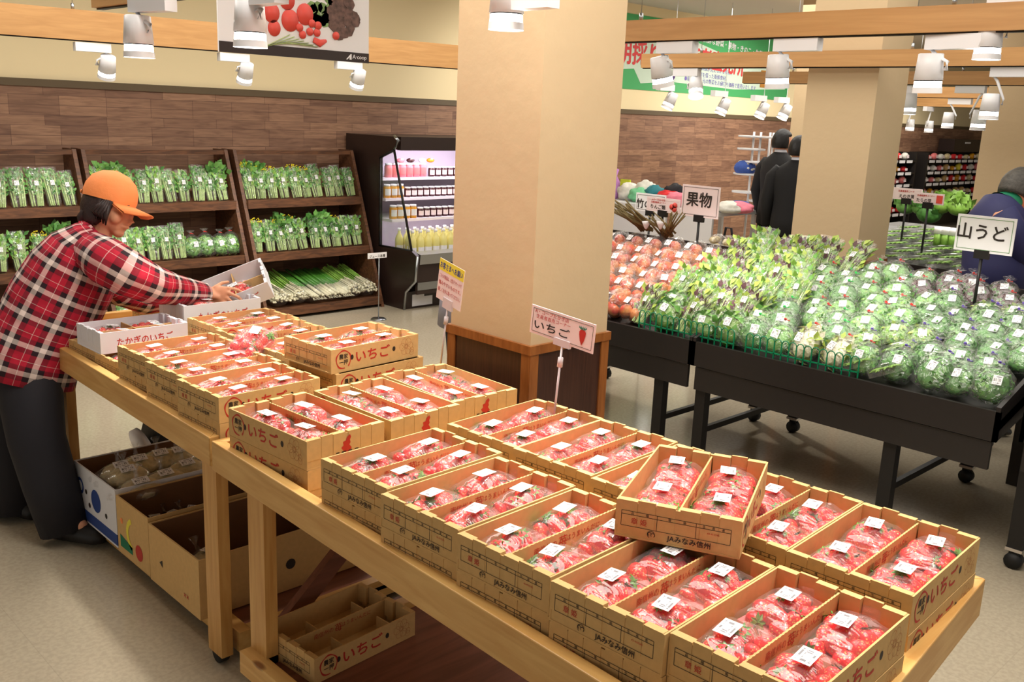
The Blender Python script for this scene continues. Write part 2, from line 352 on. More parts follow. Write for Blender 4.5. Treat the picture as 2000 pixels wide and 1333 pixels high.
def dup(root, loc, rot=(0, 0, 0), label=None, group=None, scale=None, parent=None):
    r = root.copy(); COL.objects.link(r); r.location = loc; r.rotation_euler = rot
    if scale: r.scale = scale if hasattr(scale, '__len__') else (scale,)*3
    if label: r['label'] = label
    if group: r['group'] = group
    for ch in KIDS[root.name]:
        c = ch.copy(); COL.objects.link(c); c.parent = r
        for g in KIDS.get(ch.name, []):
            d = g.copy(); COL.objects.link(d); d.parent = c
    return r
KIDS = {}
def proto(root):
    KIDS[root.name] = list(root.children)
    for c in root.children: KIDS[c.name] = list(c.children)
    return root
class Stock:       # first placement moves the built one, later ones copy it
    def __init__(s, root): s.r = proto(root); s.used = False
    def place(s, loc, rot, label, group=None, scale=None):
        if not s.used:
            s.used = True; o = s.r; o.location = loc; o.rotation_euler = rot; o['label'] = label
            if group: o['group'] = group
            if scale: o.scale = scale if hasattr(scale, '__len__') else (scale,)*3
            return o
        return dup(s.r, loc, rot, label, group, scale)
_tc = {}
def text_geo(body, bold=0):
    if (body, bold) in _tc: return _tc[(body, bold)]
    c = bpy.data.curves.new('t', 'FONT'); c.body = body; c.resolution_u = 2; c.offset = 0; c.align_x = 'CENTER'
    o = bpy.data.objects.new('t', c); COL.objects.link(o); bpy.context.view_layer.update()
    me = o.evaluated_get(bpy.context.evaluated_depsgraph_get()).to_mesh()
    vs = [tuple(v.co) for v in me.vertices]; fs = [tuple(p.vertices) for p in me.polygons]
    bpy.data.objects.remove(o); bpy.data.curves.remove(c)
    _tc[(body, bold)] = (vs, fs); return vs, fs
def put_text(mb, body, center, right, up, size, mi=0, bold=.01, width=None):
    vs, fs = text_geo(body, bold)
    if not vs: return
    center, right, up = Vector(center), Vector(right).normalized(), Vector(up).normalized()
    xs = [v[0] for v in vs]; ys = [v[1] for v in vs]; cx, cyy = (min(xs)+max(xs))/2, (min(ys)+max(ys))/2
    sx = size if width is None else width/(max(xs)-min(xs)); sy = size
    nrm = right.cross(up); B_ = bold*.55
    for k, (a_, b_) in enumerate(((0, 0),) if bold < .015 else ((0, 0), (B_, 0), (-B_, 0), (0, B_), (0, -B_)) if bold >= .03 else ((-B_*.6, 0), (B_*.6, 0))):
        mb.add([center+right*((v[0]-cx)*sx+a_*sy)+up*((v[1]-cyy+b_)*sy)+nrm*.00003*k for v in vs], fs, mi)
def frame(loc, xdir, zdir):
    x = Vector(xdir).normalized(); z = Vector(zdir); z = (z-x*z.dot(x)).normalized(); y = z.cross(x)
    return Matrix(((x.x, y.x, z.x, loc[0]), (x.y, y.y, z.y, loc[1]), (x.z, y.z, z.z, loc[2]), (0, 0, 0, 1)))
def ring(mb, c, a, b, r1, r2, mi=0, n=24, arc=(0, 2*pi), jit=0):      # flat ring in plane a,b
    c, a, b = Vector(c), Vector(a), Vector(b); vs = []
    for k in range(n+1):
        t = arc[0]+(arc[1]-arc[0])*k/n; j = 1+jit*sin(5*t)
        d = a*cos(t)+b*sin(t); vs += [c+d*r1*j, c+d*r2]
    mb.add(vs, [(2*k, 2*k+2, 2*k+3, 2*k+1) for k in range(n)], mi)
ORD = ['first', 'second', 'third', 'fourth', 'fifth', 'sixth', 'seventh', 'eighth', 'ninth', 'tenth', 'eleventh', 'twelfth', 'thirteenth', 'fourteenth', 'fifteenth', 'sixteenth', 'seventeenth', 'eighteenth', 'nineteenth', 'twentieth']
rnd = random.Random(7)
# ================================================================ the shop itself
struct('floor', MB().box(-4, 26, -4, 9, -.1, 0), 'vinyl_floor')
struct('ceiling', MB().box(-4, 26, -4, 9, 3.17, 3.25), 'ceiling_grey')
WY = 7.85
struct('wall_back', MB().box(-4, 26, WY, WY+.1, 0, 3.17), 'cream_wall')
b = MB().box(-4, 26, WY-.015, WY, 0, 1.86); struct('wall_back_panelling', b, 'plank_wall')
b = MB().box(-4, 26, WY-.03, WY, 1.86, 1.915); struct('trim_1', b, 'olive_trim')
struct('wall_right', MB().box(24, 24.1, -4, 9, 0, 3.17), 'cream_wall')
def column(x0, y0, wx, wy, label, zt):
    t = thing('column', label, 'column', (x0+wx/2, y0+wy/2, 0), 0); hx, hy = wx/2, wy/2
    obj('shaft', MB().box(-hx, hx, -hy, hy, zt, 3.17), 'cream', t)
    h = MB().box(-hx-.004, hx+.004, -hy-.004, hy+.004, 0, zt-.03); obj('wainscot', h, 'wainscot', t)
    q = MB()
    for sx in (-1, 1):
        for sy in (-1, 1):
            cx, cyy = sx*hx, sy*hy
            q.box(min(cx, cx-sx*.028)-.008, max(cx, cx-sx*.028)+.008, min(cyy, cyy-sy*.004)-.010, max(cyy, cyy-sy*.004)+.010, 0, zt-.03)
            q.box(min(cx, cx-sx*.004)-.010, max(cx, cx-sx*.004)+.010, min(cyy, cyy-sy*.028)-.008, max(cyy, cyy-sy*.028)+.008, 0, zt-.03)
    obj('corner_strip', q, 'trim_wood', t)
    obj('cap_rail', MB().box(-hx-.014, hx+.014, -hy-.014, hy+.014, zt-.034, zt), 'trim_wood', t)
column(2.45, 2.39, .43, .45, 'cream column with dark wainscot and wood rail behind the strawberry tables', .972)
column(5.9, 2.85, .42, .48, 'cream column rising behind the black table of bagged greens', .95)
p = atx(1912, 300, 9.3); column(9.3, p.y-.55, .5, .55, 'cream column at the right edge behind the bending man', .95)
p = atx(1549, 200, 10.0); column(10.0, p.y-.45, .45, .45, 'cream column far back beside the banner, behind the suited men', .95)
# ---------------------------------------------------------------- beams with lamp track
def beam(p0, p1, ztop, label, mat):
    p0, p1 = Vector(p0), Vector(p1); d = (p1-p0).normalized(); n = Vector((-d.y, d.x, 0))*.035; h = ztop-p0.z
    t = thing('ceiling_beam', label, 'beam', tuple(p0))
    q = MB(); L = p1-p0; up = Vector((0, 0, h))
    lo = [-n, n, L+n, L-n]; q.hexa([lo[0], lo[3], lo[2], lo[1]], [lo[0]+up, lo[3]+up, lo[2]+up, lo[1]+up]); obj('board', q, mat, t)
    q = MB(); s = .4; dz = Vector((0, 0, -.006)); lo = [-n*s, L-n*s, L+n*s, n*s]; q.hexa([v+dz for v in lo], lo); obj('light_track', q, 'black_metal', t)
    q = MB()
    k = .5
    while k < L.length-.1:
        c = d*k+up; q.tube(c, c+Vector((0, 0, 3.165-ztop)), .002, 5); q.tube(c, c+Vector((0, 0, .035)), .010, 8); k += 1.5
    obj('hanging_wire', q, 'steel', t)
BZ = 2.17
beam((1.72, 4.35, BZ), (1.66, -.6, BZ), 2.30, 'honey wood ceiling beam running above the strawberry tables', 'beam_y')
beam((-1.2, 6.5, 2.13), (6.2, 5.848, 2.13), 2.305, 'honey wood ceiling beam in front of the brown wall behind the poster', 'beam_x')
BX = [3.84, 5.80, 8.05, 11.1, 15.2]
W_ = ['nearest of the honey wood beams above the black produce table', 'second honey wood beam behind the nearest one', 'third honey wood beam back, right of the middle column', 'fourth honey wood beam back towards the far shelves', 'farthest honey wood beam before the far shelves']
for i, x in enumerate(BX):
    beam((x, [3.6, 4.62, 5.2, 5.4, 7.0][i], BZ), (x+.05, -1.2, BZ), [2.268, 2.268, 2.273, 2.284, 2.33][i], W_[i], 'beam_y')
def luminaire(target, px, py, depth, label, box_dir, size=1.0, aim=(0, 0, -1), beamz=BZ, power=0, tgt=None, boxlen=.2, rod=False):
    """track spotlight: gear box on the beam, bent arm, can with glowing ring and baffle; (px,py,depth) is the can centre"""
    c = Vector(target) if target else atd(px, py, depth)
    t = thing('track_spotlight', label, 'spotlight', (c.x, c.y, beamz-.006), 0, 'white track spotlights'); o = Vector((c.x, c.y, beamz-.006)); lc = c-o
    bd = Vector(box_dir).normalized(); n = Vector((-bd.y, bd.x, 0))*.026*size
    a0, a1 = Vector((0, 0, 0))-bd*.02, bd*boxlen*size; q = MB(); dz = Vector((0, 0, -.055*size))
    q.hexa([a0-n+dz, a1-n+dz, a1+n+dz, a0+n+dz], [a0-n, a1-n, a1+n, a0+n]); obj('gear_box', q, 'white_metal', t)
    ax = Vector(aim).normalized(); side = bd if abs(bd.dot(ax)) < .9 else Vector((0, 0, 1)); side = (side-ax*side.dot(ax)).normalized()
    R_ = .052*size; Ln = .13*size
    q = MB(); q.loft([dz, dz*1.4+side*.02*size, lc-ax*Ln*.25+side*(R_+.018*size), lc+side*(R_+.014*size)], [.007*size, .009*size, (.012*size, .006*size), (.013*size, .006*size)], 8); obj('arm', q, 'white_metal', t)
    q = MB(); q.loft([lc-ax*Ln*.5, lc-ax*Ln*.48, lc+ax*Ln*.28], [R_*.8, R_*.9, R_*1.05], 20); q.loft([lc+ax*Ln*.49, lc+ax*Ln*.66], [R_*1.05, R_*1.08], 20, caps=False)
    can = obj('lamp_can', q, 'white_metal', t)
    q = MB(); q.loft([lc+ax*Ln*.28, lc+ax*Ln*.31], [R_*.98, R_*.98], 20); obj('vent_slot', q, 'black_metal', can)
    q = MB(); q.loft([lc+ax*Ln*.31, lc+ax*Ln*.50], [R_*.98, R_*1.0], 20); obj('lamp_lens', q, 'lamp_glow', t)
    if rod: obj('suspension_rod', MB().tube((0, 0, 0), (0, 0, 3.168-beamz), .004, 6), 'white_metal', t)
    if power:
        p = c+ax*Ln*.75; spot(p, Vector(tgt) if tgt else p+ax, power)
    return t
# lamps over the strawberry tables (the first three are in the picture, the bare spots near the ceiling are added key light without fixtures)
luminaire(None, 270, 66, 3.55, 'white spotlight left of the tomato poster hanging from short beam end', (.2, -1, 0), 1.0, power=70, tgt=(1.7, 3.3, .9))
luminaire(None, 488, 40, 3.15, 'white spotlight hanging in front of the tomato poster', (0, -1, 0), 1.0, power=70, tgt=(1.75, 2.7, .9))
luminaire(None, 990, 2, 2.95, 'white spotlight cut by the top edge in front of the near column', (0, -1, 0), 1.0, power=75, tgt=(1.85, 1.9, .9))
for (x, y, tx, ty) in ((1.9, 2.2, 1.75, 2.0), (2.0, 1.3, 1.7, 1.2), (2.1, .5, 1.6, .7)): spot((x, y, 3.12), (tx, ty, .9), 95, 42)
# lamps on the wall-side beam
for px, py, d, wd in ((210, 128, 6.35, 'leftmost'), (480, 140, 6.5, 'middle'), (700, 152, 6.7, 'rightmost')):
    r_ = ray(px, py); d = 6.394/(r_.y+.0881*r_.x)
    luminaire(None, px, py, d, wd+' of the three small spotlights under the beam by the brown wall', (-1, .05, 0), .95, (.05, .5, -1), beamz=2.125, power=55, tgt=atd(px, py, d)+Vector((.1, 1.0, -1.1)))
# lamps on the parallel beams above the black table
luminaire(atx(1815, 138, 3.88), 0, 0, 0, 'large white spotlight at upper right below the nearest long beam', (-.1, -1, 0), 1.0, (.05, 0, -1), power=46, tgt=(4.6, 1.7, .8))
luminaire(atx(1519, 135, 3.86), 0, 0, 0, 'white spotlight in front of the middle column below the nearest long beam', (0, -1, 0), .95, (.1, 0, -1), power=46, tgt=(4.6, 2.4, .8))
luminaire(atx(1291, 136, 3.85), 0, 0, 0, 'tilted white spotlight near the banner, left end of nearest long beam', (0, -1, 0), .95, (.25, -.1, -1), power=46, tgt=(4.6, 3.2, .8))
luminaire(atx(1359, 168, 5.80), 0, 0, 0, 'white spotlight with glowing lens facing the camera before the banner', (0, 1, 0), .95, (-.35, -.35, -1), power=40, tgt=(5.4, 3.6, .6))
for px, py, d, lb in ((1310, 195, 11, 'first small lamp from the left under the banner'), (1414, 206, 11.4, 'second small lamp from the left under the banner'),
                      (1490, 214, 11.8, 'third small lamp from the left under the banner'), (1534, 217, 12.2, 'fourth small lamp from the left under the banner')):
    luminaire(None, px, py, d, lb, (-1, 0, 0), 1.25, (-.35, .25, -1), beamz=atd(px, py, d).z+.17, rod=True)
for px, py, X, s_, lb, bd in ((1776, 200, 8.09, 1.15, 'spotlight just right of the middle column, below the third beam', (0, 1, 0)), (1852, 233, 11.13, 1.15, 'spotlight over the signs between the right columns', (0, -1, 0)),
                      (1934, 205, 5.84, .95, 'spotlight at the right edge with a long gear box', (0, -1, 0)), (1912, 232, 8.09, 1.05, 'spotlight left of the right-edge lamp, slightly lower', (0, 1, 0)),
                      (1778, 243, 15.22, 1.2, 'leftmost small far lamp above the dark far shelves', (-1, 0, 0)), (1815, 246, 15.22, 1.2, 'second small far lamp above the dark far shelves', (-1, 0, 0)),
                      (1932, 75, 3.88, .9, 'bright spotlight peeping over its gear box at upper right', (0, -1, 0))):
    c_ = atx(px, py, X); luminaire(c_, 0, 0, 0, lb, bd, s_, beamz=BZ if c_.z < 2.1 else c_.z+.15, rod=c_.z >= 2.1)
spot((11.5, 6.2, 2.4), (11.5, 7.8, 1.9), 60, 100); spot((7.5, 6.2, 2.4), (7.5, 7.8, 1.8), 60, 100)
spot((7.0, 2.6, 2.3), (7.2, 2.6, 1.0), 100, 80); spot((16.5, 6.8, 2.4), (17.5, 7.8, 1.0), 60, 100)  # the spot over the far packs is added to brighten them, no fixture
# ---------------------------------------------------------------- hanging poster and wall banner
c0, c1 = aty(428, 104, 4.6), aty(720, 121, 4.6); x0, x1, z0 = c0.x, c1.x, 2.045; z1 = z0+.52
t = thing('hanging_poster', 'white hanging poster of tomatoes and red-leaf lettuce with dark bottom stripe', 'poster', ((x0+x1)/2, 4.6, z0)); hw = (x1-x0)/2
obj('panel', MB().box(-hw, hw, 0, .012, 0, .52), 'paper', t)
obj('bottom_stripe', MB().box(-hw, hw, -.003, 0, 0, .052), 'fridge_dark', t)
q = MB()
for (px, py, r) in ((530, 25, .050), (566, 40, .056), (595, 28, .055), (560, 0, .05), (535, 55, .04), (590, -25, .05)):
    v = aty(px, py, 4.6); q.loft([(v.x-(x0+x1)/2, -.006, v.z-z0), (v.x-(x0+x1)/2, 0, v.z-z0)], [(r*.9, r), (r*.9, r)], 20)
for (px, py) in ((584, 54), (604, 62), (590, 68), (620, 50), (618, 64), (608, 46), (655, 70)):
    v = aty(px, py, 4.6); q.loft([(v.x-(x0+x1)/2, -.009, v.z-z0), (v.x-(x0+x1)/2, -.003, v.z-z0)], [.021, .021], 14)
q.loft([(.09, -.008, .10), (.13, -.008, .083), (.17, -.008, .10)], [(.004, .015), (.004, .02), (.004, .008)], 8)
plain('ink_tomato', (226, 78, 66), .5); obj('printed_tomatoes', q, 'ink_tomato', t)
plain('ink_lettuce', (104, 78, 70), .6, noise_amt=.5, scale=40); plain('ink_stalk', (176, 190, 124), .6, noise_amt=.2, scale=20); plain('ink_green', (120, 150, 92), .6, noise_amt=.35, scale=30)
q = MB()
for i in range(40):
    a = rnd.random()*2*pi; r = rnd.random()**.5; v = aty(672+28*r*cos(a), 28+48*r*sin(a), 4.6); q.loft([(v.x-(x0+x1)/2, -.004-.0003*i*.2, v.z-z0), (v.x-(x0+x1)/2, 0, v.z-z0)], [.03, .03], 7, smooth=False)
obj('printed_lettuce', q, 'ink_lettuce', t)
q = MB()
for i in range(7):
    v = aty(515+i*6, 92-i*1.5, 4.6); v2 = aty(565+i*9, 68+i*4, 4.6); q.loft([(v.x-(x0+x1)/2, -.003-i*.0004, v.z-z0), (v2.x-(x0+x1)/2, -.003-i*.0004, v2.z-z0)], [(.012, .002), (.007, .002)], 6)
obj('printed_stalks', q, 'ink_stalk', t)
q = MB()
for i in range(22):
    a = rnd.random()*2*pi; r = rnd.random()**.5; v = aty(632+26*r*cos(a), 22+30*r*sin(a), 4.6); q.loft([(v.x-(x0+x1)/2, -.0025, v.z-z0), (v.x-(x0+x1)/2, 0, v.z-z0)], [.03, .03], 7, smooth=False)
obj('printed_greens', q, 'ink_green', t)
q = MB(); put_text(q, 'A·coop', (hw-.065, -.0045, .026), (1, 0, 0), (0, 0, 1), .032, bold=.02)
q.add([(hw-.155, -.0045, .012), (hw-.125, -.0045, .042), (hw-.118, -.0045, .042), (hw-.118, -.0045, .012), (hw-.132, -.0045, .012), (hw-.132, -.0045, .026), (hw-.145, -.0045, .012)], [(0, 1, 5, 6), (1, 2, 3, 4, 5)])
obj('shop_logo', q, 'paper', t)
q = MB(); [q.tube((sx*hw*.9, .006, .52), (sx*hw*.9, .006, 3.165-z0), .0015, 5) for sx in (-1, 1)]; obj('hanging_wire', q, 'steel', t)
# banner
bx0, bx1, bz0, bz1 = 9.3, 13.35, 2.16, 3.05; by = WY-.004
plain('banner_green', (70, 170, 100), .6); plain('banner_pale', (206, 226, 208), .6); plain('banner_red', (214, 60, 62), .6); plain('banner_purple', (116, 100, 180), .6)
plain('aubergine_print', (110, 76, 150), .6); plain('pumpkin_print', (214, 150, 70), .6)
t = thing('wall_banner', 'long green and white vegetable banner with red and purple lettering on wall', 'banner', (bx0, by, bz0)); Wd = bx1-bx0; Hd = bz1-bz0
obj('cloth', MB().box(0, Wd, -.004, 0, 0, Hd), 'banner_green', t)
q = MB(); q.add([(.0, -.006, .62), (.5, -.006, .74), (1.4, -.006, .70), (2.6, -.006, .5), (3.9, -.006, .42), (3.95, -.006, .16), (2.6, -.006, .10), (1.1, -.006, .13), (.5, -.006, .08), (.35, -.006, .25), (0, -.006, .22)], [tuple(range(11))][::-1]); obj('pale_field', q, 'banner_pale', t)
q = MB(); put_text(q, '朝採り', (.42, -.009, .44), (1, 0, 0), (0, 0, 1), .30, bold=.05); obj('red_lettering', q, 'banner_red', t); q = MB(); put_text(q, '生産者直売所', (2.0, -.009, .46), (1, 0, -.06), (0, 0, 1), .27, bold=.06); obj('red_lettering', q, 'banner_red', t)
q = MB()
for k, s_ in enumerate(('●生産者の顔が見えるから安心。', '●鮮度を保った新鮮食材。', '●毎日届く地元の野菜をお値打ち価格で直売いたします')):
    put_text(q, s_, (2.0+.28*(k == 2), -.009, .335-.085*k), (1, 0, -.03), (0, 0, 1), .07, bold=.015)
obj('purple_lettering', q, 'banner_purple', t)
q = MB(); put_text(q, '地元の新鮮な野菜・果物・きのこ・生花', (2.35, -.009, .68), (1, 0, -.07), (0, 0, 1), .10, bold=.03); obj('white_lettering', q, 'paper', t)
q = MB(); q.loft([(1.02, -.01, .08), (1.12, -.01, .18), (1.2, -.01, .32)], [(.07, .004), (.06, .004), (.03, .004)], 10); obj('printed_aubergine', q, 'aubergine_print', t)
q = MB(); q.loft([(3.35, -.01, .16), (3.35, -.008, .40)], [(.10, .004), (.10, .004)], 10); obj('printed_pumpkin', q, 'pumpkin_print', t)
# ---------------------------------------------------------------- strawberry tables
def wood_table(c, label, zr, zb, leglist, low_rail, rx=0):
    """c: rim corners far-left, near-left, near-right, far-right (outer)"""
    t = thing('display_table', label, 'table', (0, 0, 0)); c = [Vector((p[0], p[1], 0)) for p in c]; n = 4
    cen = sum(c, Vector())/4; th = .034
    inn = []
    for i in range(4):
        a, b_, d = c[i-1], c[i], c[(i+1) % 4]; e1 = (a-b_).normalized(); e2 = (d-b_).normalized(); inn.append(b_+(e1+e2)*th)
    for i in range(4):
        j = (i+1) % 4; q = MB(); zl = zr-.095
        q.hexa([c[i]+Vector((0, 0, zl)), c[j]+Vector((0, 0, zl)), inn[j]+Vector((0, 0, zl)), inn[i]+Vector((0, 0, zl))][::1], [c[i]+Vector((0, 0, zr)), c[j]+Vector((0, 0, zr)), inn[j]+Vector((0, 0, zr)), inn[i]+Vector((0, 0, zr))])
        o = obj('rim_board', q, 'pine' if i in (0, 2) else 'pine_x', t)
        m_ = o.modifiers.new('b', 'BEVEL'); m_.width = .003; m_.segments = 2
    q = MB(); q.hexa([p+Vector((0, 0, zb-.018)) for p in inn], [p+Vector((0, 0, zb)) for p in inn]); obj('table_board', q, 'pine', t)
    for (x, y) in leglist:
        q = MB().box(x, x+.04, y-.045, y+.045, low_rail, zr-.095); obj('leg', q, 'pine_z', t)
    xs = sorted(set(round(l[0], 3) for l in leglist)); ys = sorted(set(round(l[1], 3) for l in leglist))
    xs[0] += rx
    q = MB().box(xs[0], xs[-1]+.04, ys[0]-.045, ys[-1]+.045, low_rail+.03, low_rail+.045); obj('lower_shelf', q, 'board_red', t)
    for x in (xs[0], xs[-1]):
        q = MB().box(x-.002, x+.042, ys[0]-.047, ys[-1]+.047, low_rail-.002, low_rail+.07); obj('lower_rail', q, 'pine', t)
    for y in (ys[0], ys[-1]):
        q = MB().box(xs[0]+.04, xs[-1], y-.045, y-.005, low_rail, low_rail+.07); obj('lower_rail', q, 'pine_x', t)
    for (x, y) in leglist:
        q = MB().tube((x+.02, y, low_rail), (x+.02, y, .06), .012, 8); q.tube((x+.005, y, .033), (x+.035, y, .033), .033, 16); obj('caster', q, 'rubber', t)
    return t
TN = wood_table([(1.275, 2.567), (1.197, .56), (2.205, .66), (2.26, 2.575)], 'pine strawberry display table in the foreground', .807, .757, [(1.285, 2.33), (1.25, .80), (2.12, 2.33), (2.12, .80)], .13)
TF = wood_table([(1.34, 4.53), (1.285, 2.60), (2.275, 2.60), (2.33, 4.53)], 'pine strawberry display table farther back where the woman works', .805, .757, [(1.37, 4.10), (1.31, 2.66), (2.20, 4.10), (2.20, 2.66)], .035, .065)
q = MB().hexa([(1.40, 2.44, .177), (1.40, 2.47, .177), (1.49, 2.47, .177), (1.49, 2.44, .177)], [(2.0, 2.44, .70), (2.0, 2.47, .70), (2.09, 2.47, .70), (2.09, 2.44, .70)]); obj('diagonal_brace', q, 'board_red', TN)
# ---------------------------------------------------------------- strawberry crates
CL, CW, CH = .392, .266, .084
def crate_body(white=False):
    q = MB(); hx, hy = CL/2, CW/2; t = .004
    q.box(-hx, hx, -hy, hy, 0, t)
    for s in (-1, 1): q.box(-hx, hx, min(s*hy, s*(hy-t)), max(s*hy, s*(hy-t)), t, CH-.001)
    for s in (-1, 1):
        a, b_ = sorted((s*(hx-.0012), s*(hx-t))); q.box(a, b_, -hy+t, hy-t, t, CH-.004)
        a, b_ = sorted((s*hx, s*(hx-.017)))
        for y0, y1 in ((-hy+t, -.087), (-.046, -.005), (.005, .046), (.087, hy-t)):
            q.box(a, b_, y0, y1, CH*.3, CH)
        a, b_ = sorted((s*(hx-.0004), s*(hx-.007)))
        for y0, y1 in ((-.085, -.048), (.048, .085)): q.box(a, b_, y0, y1, .02, CH+.003)
    return q
body_me = crate_body().mesh('crate_body', 'card'); body_w = crate_body().mesh('white_crate_body', 'card_white')
q = MB(); n = 60; vs = []
for k in range(n+1):
    x = -CL/2+.006+(CL-.012)*k/n; z = CH-.008+(.0016 if k % 2 else 0)
    vs += [(x, -.002, .004), (x, .002, .004), (x, .002, z), (x, -.002, z)]
q.add(vs, [(4*k+i, 4*k+4+i, 4*k+4+(i+1) % 4, 4*k+(i+1) % 4) for k in range(n) for i in range(4)]); divider_me = q.mesh('crate_divider', 'card')
# printing on the short end
def end_print():
    q = MB(); x = -CL/2-.0006; hy = CW/2; R_ = (0, -1, 0); U = (0, 0, 1); lw = .0011
    def Y(u): return hy-u*CW
    def hl(u0, u1, z): q.quad((x, Y(u0), z-lw/2), (x, Y(u1), z-lw/2), (x, Y(u1), z+lw/2), (x, Y(u0), z+lw/2), 0, False)
    def vl(u, z0, z1): q.quad((x, Y(u)+lw/2, z0), (x, Y(u)-lw/2, z0), (x, Y(u)-lw/2, z1), (x, Y(u)+lw/2, z1), 0, False)
    zt, zm, zb = .061, .053, .027
    for z in (zt, zm, zb): hl(.05, .92, z)
    for u in (.05, .34, .65, .92): vl(u, zb, zt)
    for u, s in ((.14, '品'), (.26, '種'), (.44, '等'), (.56, '級'), (.71, '生'), (.785, '産'), (.86, '者')): put_text(q, s, (x, Y(u), .057), R_, U, .0068, 0, .02)
    put_text(q, 'JAみなみ信州', (x, Y(.60), .0155), R_, U, .0155, 0, .035)
    cy0 = Y(.30); ring(q, (x, cy0, .0165), (0, -1, 0), (0, 0, 1), .0085, .0072, 0, 16, (-.6, 4.2)); ring(q, (x, cy0-.004, .016), (0, -1, 0), (0, 0, 1), .0048, .0034, 0, 12, (-1, 4)); ring(q, (x, cy0+.0035, .018), (0, -1, 0), (0, 0, 1), .0042, .0028, 0, 12, (0, 4.6))
    put_text(q, '章 姫', (x, Y(.195), .040), R_, U, .0155, 1, .02)
    put_text(q, '43-410245', (x, Y(.785), .044), R_, U, .006, 1, .0)
    return q.mesh('end_print', ['ink', 'ink_red'])
def side_print():
    q = MB(); y = -CW/2-.0006; R_ = (1, 0, 0); U = (0, 0, 1); hx = CL/2
    ring(q, (-hx+.052, y, .043), (1, 0, 0), (0, 0, 1), .033, .0285, 1, 30, (-.9, 4.9), .04)
    put_text(q, '農家', (-hx+.052, y, .054), R_, U, .019, 0, .03); put_text(q, '一押', (-hx+.052, y, .034), R_, U, .019, 0, .03)
    put_text(q, 'いちご', (-.015, y, .046), R_, U, .046, 1, .035, width=.15)
    for x in (-.108, .080):
        q.add([(x+.007*cos(2*pi*k/14), y, .046+.009*sin(2*pi*k/14)) for k in range(14)], [tuple(range(14))], 0)
    for k in range(6):
        a = 2*pi*k/6; ring(q, (.138+.018*cos(a), y, .046+.018*sin(a)), (1, 0, 0), (0, 0, 1), .014, .0133, 2, 14)
    ring(q, (.138, y, .046), (1, 0, 0), (0, 0, 1), .009, .0083, 2, 12)
    for k in range(2): ring(q, (.165, y, .02+.01*k), (1, 0, 0), (0, 0, 1), .010, .0093, 2, 12)
    return q.mesh('side_print', ['ink', 'ink_red', 'ink_brown'])
def map_print():
    q = MB(); x = CL/2+.0006; R_ = (0, 1, 0); U = (0, 0, 1)
    P = [(-.012, .030), (-.020, .040), (-.012, .046), (-.014, .056), (-.004, .058), (.000, .068), (.010, .074), (.014, .066), (.010, .058), (.012, .050), (.008, .044), (.016, .034), (.010, .026), (.0, .022), (-.008, .024)]
    q.add([(x, a, b_) for a, b_ in P][::-1], [tuple(range(len(P)))], 1)
    put_text(q, '長 野 県 産', (x+.0005, .0, .022), R_, U, .017, 0, .03)
    return q.mesh('map_print', ['ink', 'ink_red'])
def divider_print():
    q = MB(); y = -.0027
    put_text(q, '南信州の', (-.062, y, .056), (1, 0, .0), (0, 0, 1), .019, 0, 0); put_text(q, '苺', (-.006, y, .055), (1, 0, 0), (0, 0, 1), .030, 0, .02)
    put_text(q, 'はうまいんだに', (.065, y, .058), (1, 0, 0), (0, 0, 1), .017, 0, 0)
    return q.mesh('divider_print', 'ink_red2')
plain('ink_red2', (186, 60, 40), .7)
EP, SP, MP, DP = end_print(), side_print(), map_print(), divider_print()
t = thing('cardboard_crate', 'x', 'crate', group='kraft cardboard strawberry crates')
put('crate_body', body_me, t); dv = put('divider', divider_me, t); put('divider_print', DP, dv)
put('end_print', EP, t); put('side_print', SP, t); put('map_print', MP, t); CRATE = Stock(t)
t = thing('cardboard_crate', 'x', 'crate', group='kraft cardboard strawberry crates')
put('crate_body', body_me, t); put('end_print', EP, t); put('side_print', SP, t); CRATE_LOW = Stock(t)
# ---------------------------------------------------------------- strawberries and packs
def berry_mesh(k):
    r = random.Random(k); q = MB(); n = 12; prof = [(0, .002), (.30, .0), (.62, .10), (.80, .25), (.84, .42), (.74, .62), (.50, .82), (.24, .95), (.0, 1.0)]
    Ls, Wd_ = .046*(.9+.25*r.random()), .0215*(.9+.3*r.random()); fl = .8+.3*r.random()
    vs = []
    for rr, z in prof:
        for j in range(n):
            a = 2*pi*j/n; w_ = rr*Wd_*(1+.10*sin(2*a+k)+.06*sin(3*a+2*k)); vs.append((w_*cos(a), w_*sin(a)*fl, -z*Ls+Ls*.45))
    fs = [(i*n+j, (i+1)*n+j, (i+1)*n+(j+1) % n, i*n+(j+1) % n) for i in range(len(prof)-1) for j in range(n)]
    q.add(vs, fs, 0, True); return q.mesh('strawberry', 'berry')
def calyx_mesh(k):
    q = MB(); r = random.Random(k); z0 = .019
    for j in range(8):
        a = 2*pi*j/8+r.random()*.4; L_ = .014+.006*r.random(); d = Vector((cos(a), sin(a), 0)); n_ = Vector((-sin(a), cos(a), 0))*.0042
        q.add([Vector((0, 0, z0+.003)), d*L_*.5+n_+Vector((0, 0, z0+.0035)), d*L_+Vector((0, 0, z0-.002+.006*r.random())), d*L_*.5-n_+Vector((0, 0, z0+.0035))], [(0, 1, 2, 3)])
    q.tube((0, 0, z0), (.002, 0, z0+.010), .0014, 5); return q.mesh('calyx', 'calyx')
BER = [berry_mesh(i) for i in range(6)]; CAL = [calyx_mesh(i) for i in range(3)]
